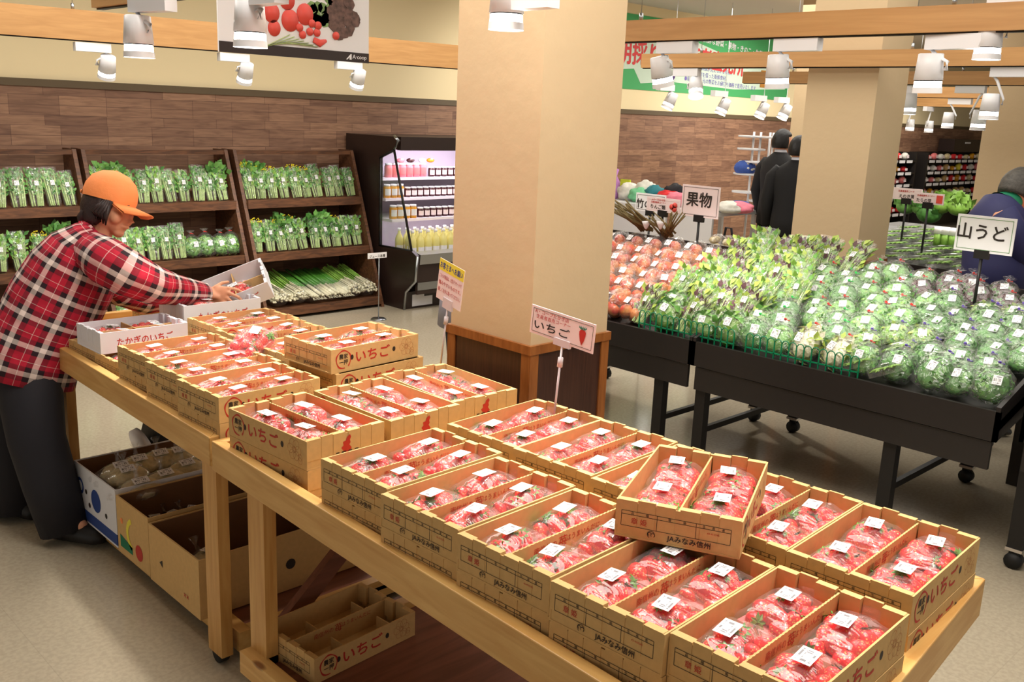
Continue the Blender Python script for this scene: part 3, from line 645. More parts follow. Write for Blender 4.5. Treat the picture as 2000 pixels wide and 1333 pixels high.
def pack(k):
    r = random.Random(50+k); t = thing('strawberry_pack', 'x', 'strawberry pack', group='film-wrapped strawberry packs in the crates')
    PX, PY = .182, .118
    def top(u, v): return .034+.033*(1-abs(u)**3)*(1-abs(v)**3)
    q = MB(); a_, b_ = PX*.42, PY*.42
    q.hexa([(-a_, -b_, 0), (a_, -b_, 0), (a_, b_, 0), (-a_, b_, 0)], [(-a_*1.08, -b_*1.08, .024), (a_*1.08, -b_*1.08, .024), (a_*1.08, b_*1.08, .024), (-a_*1.08, b_*1.08, .024)]); obj('tray', q, 'tray_pink', t)
    spots_ = [(-.78, -.55), (-.76, .5), (-.27, -.6), (-.24, .56), (.26, -.56), (.28, .58), (.78, -.5), (.76, .54), (-.5, .0), (.02, -.02), (.52, .04)]; i = 0
    for u, v in spots_:
        x = u*PX*.44+r.uniform(-.003, .003); y = v*PY*.46+r.uniform(-.003, .003); z = top(u, v)-.026+(.006 if abs(v) < .1 else 0)
        up = r.random() < .3
        rx = r.uniform(-1.2, 1.2); ry = r.uniform(.6, 2.4) if not up else r.uniform(-.9, .9)
        o = put('strawberry', BER[r.randrange(6)], t, (x, y, max(.024, z)), Euler((rx, ry, r.uniform(0, 6.28))), [r.uniform(1.0, 1.2)]*3)
        if (i % 3 == 0) or up: put('calyx', CAL[r.randrange(3)], o)
        i += 1
    # film
    q = MB(); N_ = 18; M_ = 12; vs = []
    for a in range(N_+1):
        for b2 in range(M_+1):
            u = a/N_*2-1; v = b2/M_*2-1; uu = max(-1, min(1, u*1.12)); vv = max(-1, min(1, v*1.15))
            z = top(uu*.95, vv*.95)+.006+.006*noise.noise(Vector((u*3+k*7, v*3, 0)))
            edge = max(abs(u), abs(v)); 
            if edge > .9: z = z*(1-(edge-.9)*8)
            vs.append((u*PX*.54+.003*noise.noise(Vector((v*4, k, 1))), v*PY*.545, max(.002, z)))
    fs = [(a*(M_+1)+b2, (a+1)*(M_+1)+b2, (a+1)*(M_+1)+b2+1, a*(M_+1)+b2+1) for a in range(N_) for b2 in range(M_)]
    q.add(vs, fs, 0, True)
    # gathered film end standing up
    vs = []; s_ = 1 if k % 2 else -1
    for j in range(9):
        v = j/8*2-1; vs += [(s_*PX*.47, v*PY*.42, .035), (s_*PX*.53, v*PY*.47, .055+.012*cos(v*1.5)+.003*noise.noise(Vector((j, k, 2))))]
    q.add(vs, [(2*j, 2*j+2, 2*j+3, 2*j+1) for j in range(8)], 0, True)
    obj('film_wrap', q, 'film', t)
    q = MB(); lx, ly = .027, .0175; an = r.uniform(-.25, .25); cx, cyy = r.uniform(-.03, .012), r.uniform(-.012, .012); c_, s2 = cos(an), sin(an)
    P = [(cx+c_*x-s2*y, cyy+s2*x+c_*y, top(0, 0)+.0125+.002*(1-(y/ly)**2)) for x, y in ((-lx, -ly), (lx, -ly), (lx, ly), (-lx, ly))]
    q.quad(*P); obj('price_label', q, 'price_label', t)
    return Stock(t)
PACKS = [pack(i) for i in range(5)]
def fill(c, rot, sx, zb, phrase, skip=()):
    R = Matrix.Rotation(rot, 3, 'Z'); i = 0
    for cy_, lr in ((.064, 'far'), (-.064, 'near')):
        for cx_, fb in ((-.094, 'left'), (.094, 'right')):
            i += 1
            if i in skip: continue
            p = Vector((c[0], c[1], 0))+R @ Vector((cx_*sx, cy_, 0))
            lr = 'far' if p.y > c[1] else 'near'; fb = 'left' if p.x < c[0] else 'right'
            PACKS[rnd.randrange(5)].place((p.x, p.y, zb+.005), (rnd.uniform(-.03, .03), rnd.uniform(-.04, .04), rot+rnd.uniform(-.07, .07)+(pi if rnd.random() < .3 else 0)),
                'strawberry pack at the %s %s corner of %s' % (lr, fb, phrase), 'film-wrapped strawberry packs in the crates', (sx*.98, 1, 1))
def crate(c, rot, z, label, phrase=None, sx=1.0, low=None, full=True, skip=()):
    CRATE.place((c[0], c[1], z), (0, 0, rot), label, 'kraft cardboard strawberry crates', (sx, 1, 1))
    if full: fill(c, rot, sx, z, phrase, skip)
    if low: CRATE_LOW.place((c[0]+.001, c[1]-.001, z-CH-.0005), (0, 0, rot), low, 'kraft cardboard strawberry crates', (sx, 1, 1))
ZT = .927-CH
NO = ['nearest', 'second', 'third', 'fourth', 'farthest']
G = [(1.475, .745), (1.452, 1.012), (1.452, 1.288), (1.454, 1.563), (1.473, 1.843)]
for i, c in enumerate(G):
    crate(c, radians(2.2), ZT, '%s top crate of the left row on the near table' % NO[i], '%s left-row crate' % NO[i], .995, 'lower crate directly under the %s left-row crate of the near table' % NO[i])
K = [(1.936, .787), (1.925, 1.055), (1.922, 1.325), (1.92, 1.600), (1.912, 1.866)]
for i, c in enumerate(K):
    crate(c, radians(3), ZT, '%s top crate of the right row on the near table' % NO[i], '%s right-row crate' % NO[i], 1.0, 'lower crate directly under the %s right-row crate of the near table' % NO[i])
crate((1.735, 1.148), radians(24), .930, 'crate lying askew on top of the other crates on the near table', 'the askew crate', .99)
# three turned crates at the far end of the near table
RR = radians(-90)
crate((1.436, 2.30), RR+.05, ZT, 'turned crate with red circle mark at the left far corner of the near table', 'turned crate with the circle mark', 1.0, 'crate directly under the turned crate with the circle mark')
crate((1.725, 2.30), RR+.02, ZT, 'middle of the three turned crates across the near table', 'the middle turned crate', 1.0, 'crate directly under the middle of the three turned crates')
crate((2.00, 2.325), RR-.04, ZT, 'turned crate nearest the wainscoted column on the near table', 'turned crate nearest the column', 1.0, 'crate directly under the turned crate nearest the column')
# far table
FO = ['nearest', 'middle', 'farthest']
for i, c in enumerate([(1.497, 2.735), (1.510, 3.0), (1.523, 3.265)]):
    crate(c, radians(2), ZT, '%s top crate of the left row on the far table' % FO[i], '%s far-table left-row crate' % FO[i], .94, 'lower crate directly under the %s left-row crate of the far table' % FO[i])
for i, c in enumerate([(1.922, 3.035), (1.925, 3.305), (1.935, 3.565)]):
    crate(c, radians(2), ZT, '%s top crate of the right row on the far table' % FO[i], '%s far-table right-row crate' % FO[i], .94, 'lower crate directly under the %s right-row crate of the far table' % FO[i])
CRATE_LOW.place((1.925, 2.755, ZT-CH-.0005), (0, 0, .04), 'bottom crate of the three-high stack beside the notice sign', None)
CRATE.place((1.935, 2.75, ZT), (0, 0, .06), 'middle crate of the three-high stack on the far table', None, (1, 1, 1))
crate((1.92, 2.762), radians(4), ZT+CH+.001, 'top crate of the three-high stack on the far table', 'the top stacked crate')
for i, y in enumerate((3.53, 3.80)):
    crate((1.54, y), radians(2), ZT-CH, ('low crate at table level just before the white crate', 'low crate at table level under the white crate')[i], 'low crate before the white one' if not i else 'low crate under the white one', .94, skip=() if not i else (1, 2, 3, 4))
PACKS[1].place((1.72, 3.115, ZT+.075), (.2, -.25, .5), 'loose strawberry pack lying across crate edges beside the three-high stack', None)
# empty crate on the lower shelf of the near table
t = CRATE.place((1.525, 2.28-.02, .176), (0, 0, radians(4)), 'empty crate with printed sides on the lower shelf of the near table', 'kraft cardboard strawberry crates')
q = MB()
for x in (-.06, .12):
    for y in (-.064, .064): q.box(x, x+.004, y-.03, y+.03, .004, .055)
obj('inner_flap', q, 'card', t)
# ---------------------------------------------------------------- white crates at the woman's end
wp = MB(); y = -CW/2-.0006; put_text(wp, 'たかぎのいちご', (.0, y, .040), (1, 0, 0), (0, 0, 1), .036, 0, .03, width=.25); wp = wp.mesh('red_print', 'ink_red')
def white_crate(label, M, sx=.9, sy=.85, sz=1.0, full=2):
    t = thing('white_crate', label, 'crate', group=None); t.matrix_world = M @ Matrix.Diagonal((sx, sy, sz, 1))
    put('crate_body', body_w, t); put('red_print', wp, t)
    q = MB().box(-CL/2+.006, CL/2-.006, -.002, .002, .004, CH-.02); q.box(-.002, .002, -CW/2+.006, CW/2-.006, .004, CH-.018); obj('divider', q, 'card', t)
    return t
m = Matrix.Translation((1.53, 3.72, ZT+.001)) @ Matrix.Rotation(radians(1), 4, 'Z')
white_crate('white crate with red lettering holding strawberries, beside the woman', m)
for i, (x, y) in enumerate(((1.45, 3.77), (1.61, 3.77), (1.45, 3.67), (1.61, 3.67))):
    PACKS[i].place((x, y, ZT+.006), (.25*(i == 1), .15, .1*i), 'strawberry pack at the %s of the lettered white crate' % ('far left', 'far right', 'near left', 'near right')[i], 'strawberry packs in the white crate', (.8, .8, .9))
m = Matrix.Translation((1.955, 3.90, ZT+.001)) @ Matrix.Rotation(radians(0), 4, 'Z')
white_crate('white crate standing below the one the woman lifts', m, .92, .9, 1.35)
PACKS[2].place((1.90, 3.86, ZT+.05), (0, .1, .1), 'strawberry pack in the white crate below the lifted one', None, .85)
c = atd(462, 566, 4.42); xd = (RT*cos(radians(23))-DN*sin(radians(23))+FW*.12).normalized(); yd = (FW*.8+Vector((0, 0, 1))*-.2); zd = (Vector((0, 0, 1))*.85-FW*.55-RT*.25)
m = frame(c-zd.normalized()*.045, xd, zd); white_crate('white crate held tilted in the hand of the woman', m, .78, .8, 1.1)
PACKS[3].place(tuple(c-zd.normalized()*.03), m.to_euler(), 'strawberry pack inside the tilted white crate', None, .8)
CRATE.place((2.02, 4.30, .757), (0, 0, .02), 'crate at the far right corner of the far table behind white crates', None)
# ================================================================ bagged produce
def leaf(mb, p, d, n, L_, w_, mi=0, curl=.25):
    p, d, n = Vector(p), Vector(d).normalized(), Vector(n); s = d.cross(n)
    if s.length < 1e-3: s = d.cross(Vector((1, 0, .3)))
    s.normalize(); n = s.cross(d)
    q = [p, p+d*L_*.5+s*w_*.5+n*L_*curl*.5, p+d*L_+n*L_*curl*.1, p+d*L_*.5-s*w_*.5+n*L_*curl*.5, p+d*L_*.5+n*L_*curl*.15]
    mb.add(q, [(0, 1, 4), (1, 2, 4), (2, 3, 4), (3, 0, 4)], mi, True)
def knot_bag(k, name, label, wid, hgt, thick, leafmats, tie, group, nleaf=170, leafsize=.03, core=None):
    r = random.Random(900+k); t = thing(name, label, 'bagged vegetable', group=group)
    q = MB(); hc = hgt*.44; rx, ry, rz = wid*.52, thick*.52, hgt*.46
    q.ell((0, 0, hc), (rx*.82, ry*.82, rz*.86), 12, 8, 0)
    for i in range(nleaf):
        a = r.uniform(0, 2*pi); z = r.uniform(-1, 1); s_ = sqrt(1-z*z); d = Vector((s_*cos(a), s_*sin(a), z))
        p = Vector((d.x*rx*.85, d.y*ry*.85, d.z*rz*.88+hc)); tg = Vector((r.uniform(-1, 1), r.uniform(-1, 1), r.uniform(-.6, 1.2)))
        tg = (tg-d*tg.dot(d)*.8).normalized()
        leaf(q, p, tg, d, leafsize*r.uniform(.6, 1.2), leafsize*.7*r.uniform(.5, 1.1), r.randrange(len(leafmats)), r.uniform(.1, .5))
    obj('vegetables', q, leafmats, t)
    q = MB(); prof = [(0, .35), (.05, .80), (.2, 1.0), (.45, 1.06), (.65, .96), (.78, .62), (.86, .22), (.885, .10), (.93, .22), (1.0, .42)]
    vs = []; n = 18
    for z, s_ in prof:
        for j in range(n):
            a = 2*pi*j/n; nz = 1+.14*noise.noise(Vector((cos(a)*2.2, sin(a)*2.2+k*5, z*6)))+(.25*sin(4*a+k) if z > .9 else 0)
            vs.append((wid*.5*s_*cos(a)*nz, thick*.5*s_*sin(a)*nz, z*hgt*1.12))
    fs = [(i*n+j, i*n+(j+1) % n, (i+1)*n+(j+1) % n, (i+1)*n+j) for i in range(len(prof)-1) for j in range(n)]+[tuple(reversed(range(n)))]
    q.add(vs, fs, 0, True); obj('bag_film', q, 'bag_film', t)
    if tie:
        q = MB(); q.loft([(0, 0, hgt*1.12*.872), (0, 0, hgt*1.12*.90)], [(wid*.07, thick*.085)]*2, 10); q.box(-.004, .022, -.003, .003, hgt*.97, hgt*.985); obj('bag_tie', q, tie, t)
    q = MB(); y = -thick*.56; s_ = .019; dx = r.uniform(-.02, .02); z = hgt*.50; an = r.uniform(-.3, .3)
    P = [(dx+s_*(x*cos(an)-zz*sin(an)), y+.004*abs(x), z+s_*1.15*(zz*cos(an)+x*sin(an))) for x, zz in ((-1, -1), (1, -1), (1, 1), (-1, 1))]
    q.quad(*P); obj('price_label', q, 'price_label', t)
    return Stock(t)
def pouch(k, name, label, wid, hgt, leafmats, group, flowers=False, stem='stem_pale', leafsz=.045, top_open=True, base_w=.74):
    """tall pouch: stems at the foot fanning out to leaves at the mouth"""
    r = random.Random(300+k); t = thing(name, label, 'bagged vegetable', group=group); q = MB(); th = .055
    for i in range(26):
        x = r.uniform(-1, 1); yy = r.uniform(-.6, .6)*th*.5
        q.loft([(x*wid*base_w*.42, yy, .005), (x*wid*.40, yy, hgt*.55), (x*wid*.46, yy+.01*r.random(), hgt*.9)], [.0028, .0022, .001], 5, 0, caps=False)
    obj('stems', q, stem, t)
    q = MB()
    for i in range(110):
        x = r.uniform(-1, 1); z = hgt*(.34+.62*r.random()); yy = r.uniform(-1, 1)*th*.36
        leaf(q, (x*wid*.42, yy, z-.02), (x*.2+r.uniform(-.35, .35), r.uniform(-.4, .4), r.uniform(.2, 1)), (0, -1, .3), leafsz*r.uniform(.6, 1.2), leafsz*.6, r.randrange(len(leafmats)), r.uniform(0, .4))
    obj('leaves', q, leafmats, t)
    if flowers:
        q = MB()
        for i in range(26): q.ell((r.uniform(-.5, .5)*wid, r.uniform(-.5, .1)*th, hgt*(.92+.16*r.random())), (.006, .006, .005), 6, 4)
        obj('flowers', q, 'flower_yellow', t)
    q = MB(); prof = [(0, base_w, .4), (.1, base_w+.1, .8), (.5, .86, 1), (.85, 1.0, .8), (1.0, 1.02, .55)]; n = 18; vs = []
    for z, s_, ty in prof:
        for j in range(n):
            a = 2*pi*j/n; nz = 1+.10*noise.noise(Vector((cos(a)*3, sin(a)*3+k*5, z*5)))
            vs.append((wid*.5*s_*(abs(cos(a))**.7*(1 if cos(a) > 0 else -1))*nz, th*.55*ty*sin(a)*nz, z*hgt))
    q.add(vs, [(i*n+j, i*n+(j+1) % n, (i+1)*n+(j+1) % n, (i+1)*n+j) for i in range(len(prof)-1) for j in range(n)]+[tuple(reversed(range(n)))], 0, True)
    obj('bag_film', q, 'bag_film', t)
    q = MB(); y = -th*.62; s_ = .015; q.quad((-s_, y, hgt*.52), (s_, y, hgt*.52), (s_, y, hgt*.52+s_*2.3), (-s_, y, hgt*.52+s_*2.3)); obj('price_label', q, 'price_label', t)
    return Stock(t)
LEAFSETS = {'dark': ['leaf_dark', 'leaf_mid'], 'mid': ['leaf_mid', 'leaf_light', 'leaf_dark'], 'light': ['leaf_light', 'leaf_yellow', 'leaf_mid'], 'purple': ['leaf_purple', 'leaf_dark', 'leaf_purple']}
gB = 'bagged greens on the black table'
BAG = {('red', i): knot_bag(i, 'greens_bag', 'x', .17, .19, .085, LEAFSETS['mid'], 'tie_red', gB, leafsize=.026) for i in range(3)}
BAG.update({('purple', i): knot_bag(10+i, 'greens_bag', 'x', .17, .20, .09, LEAFSETS['dark'], 'tie_purple', gB) for i in range(3)})
BAG[('green', 0)] = knot_bag(20, 'greens_bag', 'x', .17, .19, .085, LEAFSETS['dark'], 'tie_green', gB, leafsize=.022)
BAG[('pale', 0)] = knot_bag(30, 'greens_bag', 'x', .15, .17, .08, LEAFSETS['light'], 'tie_purple', gB)
BAG[('root', 0)] = knot_bag(31, 'sprout_bag', 'x', .16, .20, .09, ['root_white', 'leaf_yellow'], 'tie_red', gB, nleaf=90, leafsize=.05)
BAG[('dusk', 0)] = knot_bag(32, 'greens_bag', 'x', .15, .20, .08, LEAFSETS['purple'], 'tie_red', gB)
BAG[('lettuce', 0)] = pouch(1, 'lettuce_pouch', 'x', .15, .25, LEAFSETS['light'], gB, leafsz=.05, base_w=.7)
BAG[('lettuce', 1)] = pouch(2, 'lettuce_pouch', 'x', .15, .26, ['leaf_light', 'leaf_yellow', 'leaf_purple'], gB, leafsz=.055, base_w=.7)
BAG[('cabbage', 0)] = knot_bag(33, 'greens_bag', 'x', .19, .20, .10, ['leaf_light', 'leaf_mid'], None, gB, leafsize=.06, nleaf=80)
# ---------------------------------------------------------------- black tables
FX = 4.03
def slope(x): return .665+(x-4.05)*.235
def black_table(y0, y1, label, legs_y, x_off=0, cap_left=False):
    t = thing('produce_table', label, 'table', (FX+x_off, y0, 0)); L_ = y1-y0; D = 1.15
    q = MB().hexa([(.02, 0, .62), (D, 0, .88), (D, L_, .88), (.02, L_, .62)], [(.02, 0, .645+.02), (D, 0, .645+.29), (D, L_, .645+.29), (.02, L_, .645+.02)]); obj('sloped_board', q, 'black_board', t)
    obj('front_panel', MB().box(0, .02, 0, L_, .572, .70), 'black_board', t)
    obj('lower_apron', MB().box(.012, .03, .02, L_-.02, .445, .566), 'black_board', t)
    for y in (0, L_-.018):
        q = MB(); q.hexa([(.0, y, .572), (D, y, .80), (D, y+.018, .80), (.0, y+.018, .572)], [(.0, y, .72), (D, y, 1.04), (D, y+.018, 1.04), (.0, y+.018, .72)]); obj('side_panel', q, 'black_board', t)
    obj('back_panel', MB().box(D, D+.018, 0, L_, .80, 1.04), 'black_board', t)
    for y in legs_y:
        for x in (.04, D-.12):
            q = MB().box(x, x+.05, y-y0-.03, y-y0+.03, .09, .60); lg = obj('leg', q, 'black_metal', t)
            q = MB().box(x-.004, x+.054, y-y0-.034, y-y0+.034, .082, .096); obj('leg_cap', q, 'chrome', lg)
            q = MB().tube((x+.005, y-y0, .036), (x+.045, y-y0, .036), .036, 14); q.box(x+.008, x+.012, y-y0-.02, y-y0+.02, .036, .085); q.box(x+.038, x+.042, y-y0-.02, y-y0+.02, .036, .085); obj('caster', q, 'rubber', t)
        q = MB().box(.08, D-.1, y-y0-.012, y-y0+.012, .20, .23); obj('leg_brace', q, 'black_metal', t)
    return t
TA = black_table(1.255, 2.765, 'black sloped produce table holding bagged greens, right of the column', (1.70, 2.72))
TB = black_table(2.77, 4.35, 'black sloped produce table with apples and lettuce, left part', (2.99, 4.2))
TC = black_table(-.3, 1.20, 'black produce table cut by the right edge of the picture', (1.16, .1), .10)
def fence(y0, y1, label):
    t = thing('fence_divider', label, 'divider', (4.062, y0, slope(4.06)+.008)); q = MB(); L_ = y1-y0; n = int(L_/.037)
    for k in range(n+1):
        y = L_*k/n; q.box(-.003, .003, y-.0025, y+.0025, 0, .105)
    for z in (.0, .045): q.box(-.003, .003, 0, L_, z, z+.006)
    for k in range(n):
        y = L_*(k+.5)/n; w_ = L_/n/2; pts = [(0, y-w_, .103), (0, y-w_*.6, .117), (0, y, .121), (0, y+w_*.6, .117), (0, y+w_, .103)]; q.loft(pts, [.0028]*5, 5, up=(1, 0, 0))
    for k in range(0, n, 3): q.box(.003, .05, L_*k/n-.002, L_*k/n+.002, 0, .004)
    obj('lattice', q, 'green_plastic', t)
fence(2.545, 3.145, 'left green plastic fence holding back leafy bags'); fence(1.885, 2.475, 'right green plastic fence holding back sprouts and greens')
rowsx = [4.10, 4.235, 4.375, 4.52, 4.665, 4.81, 4.95, 5.07]
cnt = 0; rb = random.Random(5)
for ri, x in enumerate(rowsx):
    y = 1.34+(.06 if ri % 2 else 0); ci = 0
    while y < 3.20:
        if y < 1.9: kinds = ['purple'] if ri < 5 else ['pale', 'purple']
        elif y < 2.5: kinds = ['red', 'red', 'green'] if ri < 6 else ['green', 'red']
        else: kinds = ['cabbage', 'lettuce'] if ri < 2 else (['lettuce'] if y > 2.78 else ['red', 'lettuce'])
        if ri >= 6 and y < 2.1: kinds = ['dusk']
        if ri == 0 and 1.98 < y < 2.3: kinds = ['root']
        if ri in (1, 2) and 1.72 < y < 2.0: kinds = ['pale']
        kd = kinds[rb.randrange(len(kinds))]; opts = [k for k in BAG if k[0] == kd]; st = BAG[opts[rb.randrange(len(opts))]]
        tall = kd == 'lettuce'
        nm = {'purple': 'purple-tied bag of dark greens', 'pale': 'bag of pale green shoots', 'red': 'red-tied bag of leafy greens', 'green': 'green-tied bag of dark greens', 'cabbage': 'untied bag of broad green leaves', 'lettuce': 'open pouch of light lettuce', 'root': 'red-tied bag of white sprouts', 'dusk': 'bag of purplish leaves'}[kd]
        lab = '%s, %s row from the aisle, %s from the right end' % (nm, ORD[ri], ORD[ci])
        sc_ = rb.uniform(.9, 1.06); lean = rb.uniform(-1.05, -.80) if not tall else rb.uniform(-.75, -.5)
        if ri == 0: lean = rb.uniform(-.75, -.55)
        st.place((x+rb.uniform(-.012, .012), y+rb.uniform(-.012, .012), slope(x)+.030+(.02 if ri else 0)+.012*(ri > 1)), (lean, rb.uniform(-.12, .12), -pi/2+rb.uniform(-.3, .3)), lab, gB, sc_)
        y += rb.uniform(.132, .150); ci += 1
# flat packs beside the right fence
q0 = thing('snap_pea_pack', 'x', 'bagged vegetable', group='flat clear packs beside the right fence')
b = MB(); r9 = random.Random(4)
for i in range(40):
    x, y = r9.uniform(-.055, .055), r9.uniform(-.04, .04); a = r9.uniform(0, pi); d = Vector((cos(a), sin(a), 0))*.028; b.loft([Vector((x, y, .02+.012*r9.random()))-d, Vector((x, y, .028)), Vector((x, y, .02))+d], [(.002, .002), (.008, .004), (.002, .002)], 6)
obj('pods', b, 'leaf_light', q0); obj('clear_box', MB().box(-.075, .075, -.055, .055, 0, .042), 'bag_film', q0); b = MB().quad((-.02, -.018, .0435), (.02, -.018, .0435), (.02, .018, .0435), (-.02, .018, .0435)); obj('price_label', b, 'price_label', q0)
SP_ = Stock(q0)
for i, (x, y, z_) in enumerate(((4.115, 1.90, .03), (4.12, 1.77, .03), (4.25, 1.93, .06), (4.27, 1.80, .06))):
    SP_.place((x, y, slope(x)+z_+.03), (.0, -.45, -pi/2+.2*(i % 2)), 'flat clear pack of pods by the right fence, %s of four' % ('front left', 'front right', 'back left', 'back right')[i])
# apples
def apple_mesh(k):
    q = MB(); q.ell((0, 0, 0), (.040, .040, .036), 16, 10, 0, lambda d: 1-.16*max(0, d.z)**8-.10*max(0, -d.z)**8+.03*sin(5*math.atan2(d.y, d.x)+k)*max(0, -d.z)); return q.mesh('apple', 'apple')
AP = [apple_mesh(i) for i in range(3)]
sm = MB().tube((0, 0, .026), (.003, 0, .042), .0016, 5).mesh('apple_stem', 'burdock')
def apple_bag(k):
    r = random.Random(k+70); t = thing('apple_bag', 'x', 'bag of apples', group='bagged apples on the black table')
    pos = [(-.04, 0, .04), (.042, .0, .042), (0, .0, .108), (-.01, -.03, .04), (.0, .045, .045), (.05, -.01, .115)][:4+k % 3]
    for p in pos:
        o = put('apple', AP[r.randrange(3)], t, p, Euler((r.uniform(-1, 1), r.uniform(-1, 1), r.uniform(0, 6)))); put('apple_stem', sm, o)
    q = MB(); q.ell((.0, .0, .075), (.092, .075, .088), 18, 11, 0, lambda d: 1+.10*noise.noise(d*2.5+Vector((k, 0, 0)))+(.25*max(0, d.z)**10)); obj('bag_film', q, 'bag_film', t)
    q = MB(); q.quad((-.02, -.079, .07), (.02, -.079, .07), (.02, -.072, .112), (-.02, -.072, .112)); obj('price_label', q, 'price_label', t)
    return Stock(t)
APB = [apple_bag(i) for i in range(3)]; n = 0
for ri, x in enumerate((4.11, 4.27, 4.43, 4.60, 4.77, 4.93)):
    for ci in range(6):
        y = 3.27+ci*.155+.05*(ri % 2)
        if y > 4.15 or (ri < 2 and ci > 3): continue
        APB[rb.randrange(3)].place((x, y, slope(x)+.035+.02*(ri > 0)), (-.65, 0, -pi/2+rb.uniform(-.4, .4)), 'clear bag of apples, %s row from the aisle, %s from the lettuce' % (ORD[ri], ORD[ci]), 'bagged apples on the black table', rb.uniform(.92, 1.05))
t = thing('burdock_bundle', 'bundle of long brown stalks leaning at the back left of the black table', 'vegetable bundle', (5.06, 3.75, .97)); q = MB()
for i in range(22):
    a = atx(rb.uniform(1250, 1290), rb.uniform(438, 452), 5.06); b_ = atx(rb.uniform(1188, 1225), rb.uniform(385, 420), 4.9); o_ = Vector((5.06, 3.75, .97)); q.loft([a-o_, b_-o_], [.009, .005], 6)
for i in range(20):
    a = atx(rb.uniform(1285, 1320), rb.uniform(455, 465), 5.06); b_ = atx(rb.uniform(1262, 1345), rb.uniform(412, 430), 4.95); q.loft([a-o_, b_-o_], [.008, .004], 6)
obj('stalks', q, 'burdock', t); q = MB()
for px in (1262, 1290):
    p = atx(px, 442, 4.98)-o_; q.lathe([(.006, 0), (.012, .01), (.022, .03), (.03, .05)], 8, 0, p-Vector((0, 0, .02)))
obj('wrapping_end', q, 'paper', t)
# ---------------------------------------------------------------- sign boards
def sign(label, p0, p1, p2, p3, X, texts, border='leaf_dark', post=True, extra=None, board='pink_paper', postmat='black_metal', bottom=.8, clip=True):
    P = [atx(px, py, X) for px, py in (p0, p1, p2, p3)]; c = sum(P, Vector())/4; w_ = abs(P[0].y-P[1].y+P[3].y-P[2].y)/2; h = abs(P[0].z-P[3].z+P[1].z-P[2].z)/2
    t = thing('price_sign', label, 'sign', (X, c.y, c.z-h/2)); hw = w_/2
    obj('board', MB().box(0, .006, -hw, hw, 0, h), board, t)
    q = MB(); x = -.0012; m_ = .012; e = .0022
    for a, b_, c_, d in ((-hw+m_, hw-m_, m_, m_+e), (-hw+m_, hw-m_, h-m_-e, h-m_), (-hw+m_, -hw+m_+e, m_, h-m_), (hw-m_-e, hw-m_, m_, h-m_)): q.box(x, 0, a, b_, c_, d)
    obj('border_line', q, border, t)
    for s_, u, v, size, mat in texts:
        q = MB(); put_text(q, s_, (-.002, hw-u*w_, v*h), (0, -1, 0), (0, 0, 1), size*h, 0, .035); obj('lettering', q, mat, t)
    if extra:
        q = MB(); extra(q, w_, h, hw); obj('printed_picture', q, 'ink_tomato', t)
    if post:
        q = MB().box(-.008, .014, -.035, .035, -.03, .012); obj('clip', q, postmat, t)
        q = MB().tube((.004, 0, -.02), (.004, 0, bottom-(c.z-h/2)), .008, 8); obj('post', q, postmat, t)
    return t
sign('white sign with big black characters 果物 above the lettuce', (1331, 360), (1405, 366), (1404, 429), (1332, 421), 5.0, [('果物', .47, .56, .50, 'ink')], 'ink', bottom=.93)
sign('white sign reading 山うど on a black post at right', (1867, 421), (1984, 424), (1980, 498), (1866, 491), 4.9, [('山うど', .46, .56, .46, 'ink')], 'leaf_dark', board='paper', bottom=.90)
sign('small sign reading りんご類 with apple picture behind the apples', (1263, 388), (1328, 386), (1328, 418), (1263, 412), 5.05, [('りんご類', .36, .34, .34, 'ink'), ('Aコープたかぎ店', .36, .84, .15, 'ink_red'), ('生産者直売コーナー', .36, .66, .15, 'ink_red')], 'pink_paper', bottom=.93,
     extra=lambda q, w_, h, hw: [q.loft([(-.004, hw-w_*.82+dx*w_, h*.45+dz*h), (-.002, hw-w_*.82+dx*w_, h*.45+dz*h)], [h*.2, h*.2], 12) for dx, dz in ((-.04, .12), (.05, .0), (-.03, -.15))])
sign('sign with black brush character 竹 partly behind the apple sign', (1243, 377), (1300, 381), (1300, 410), (1240, 418), 5.6, [('竹の子', .42, .42, .55, 'ink')], 'ink', board='paper', bottom=.0)
sign('left of two narrow signs behind the middle column', (1744, 366), (1800, 370), (1800, 394), (1744, 388), 6.9, [('えのき茸', .5, .32, .35, 'ink'), ('生産者直売コーナー', .5, .74, .18, 'ink_red')], 'pink_paper', bottom=1.0)
sign('right of two narrow signs, with a small picture', (1786, 374), (1845, 381), (1842, 401), (1784, 397), 6.6, [('たらの芽', .35, .32, .35, 'ink'), ('生産者直売コーナー', .4, .74, .18, 'ink_red')], 'pink_paper', bottom=.95,
     extra=lambda q, w_, h, hw: q.box(-.004, -.001, hw-w_*.96, hw-w_*.76, h*.15, h*.85))
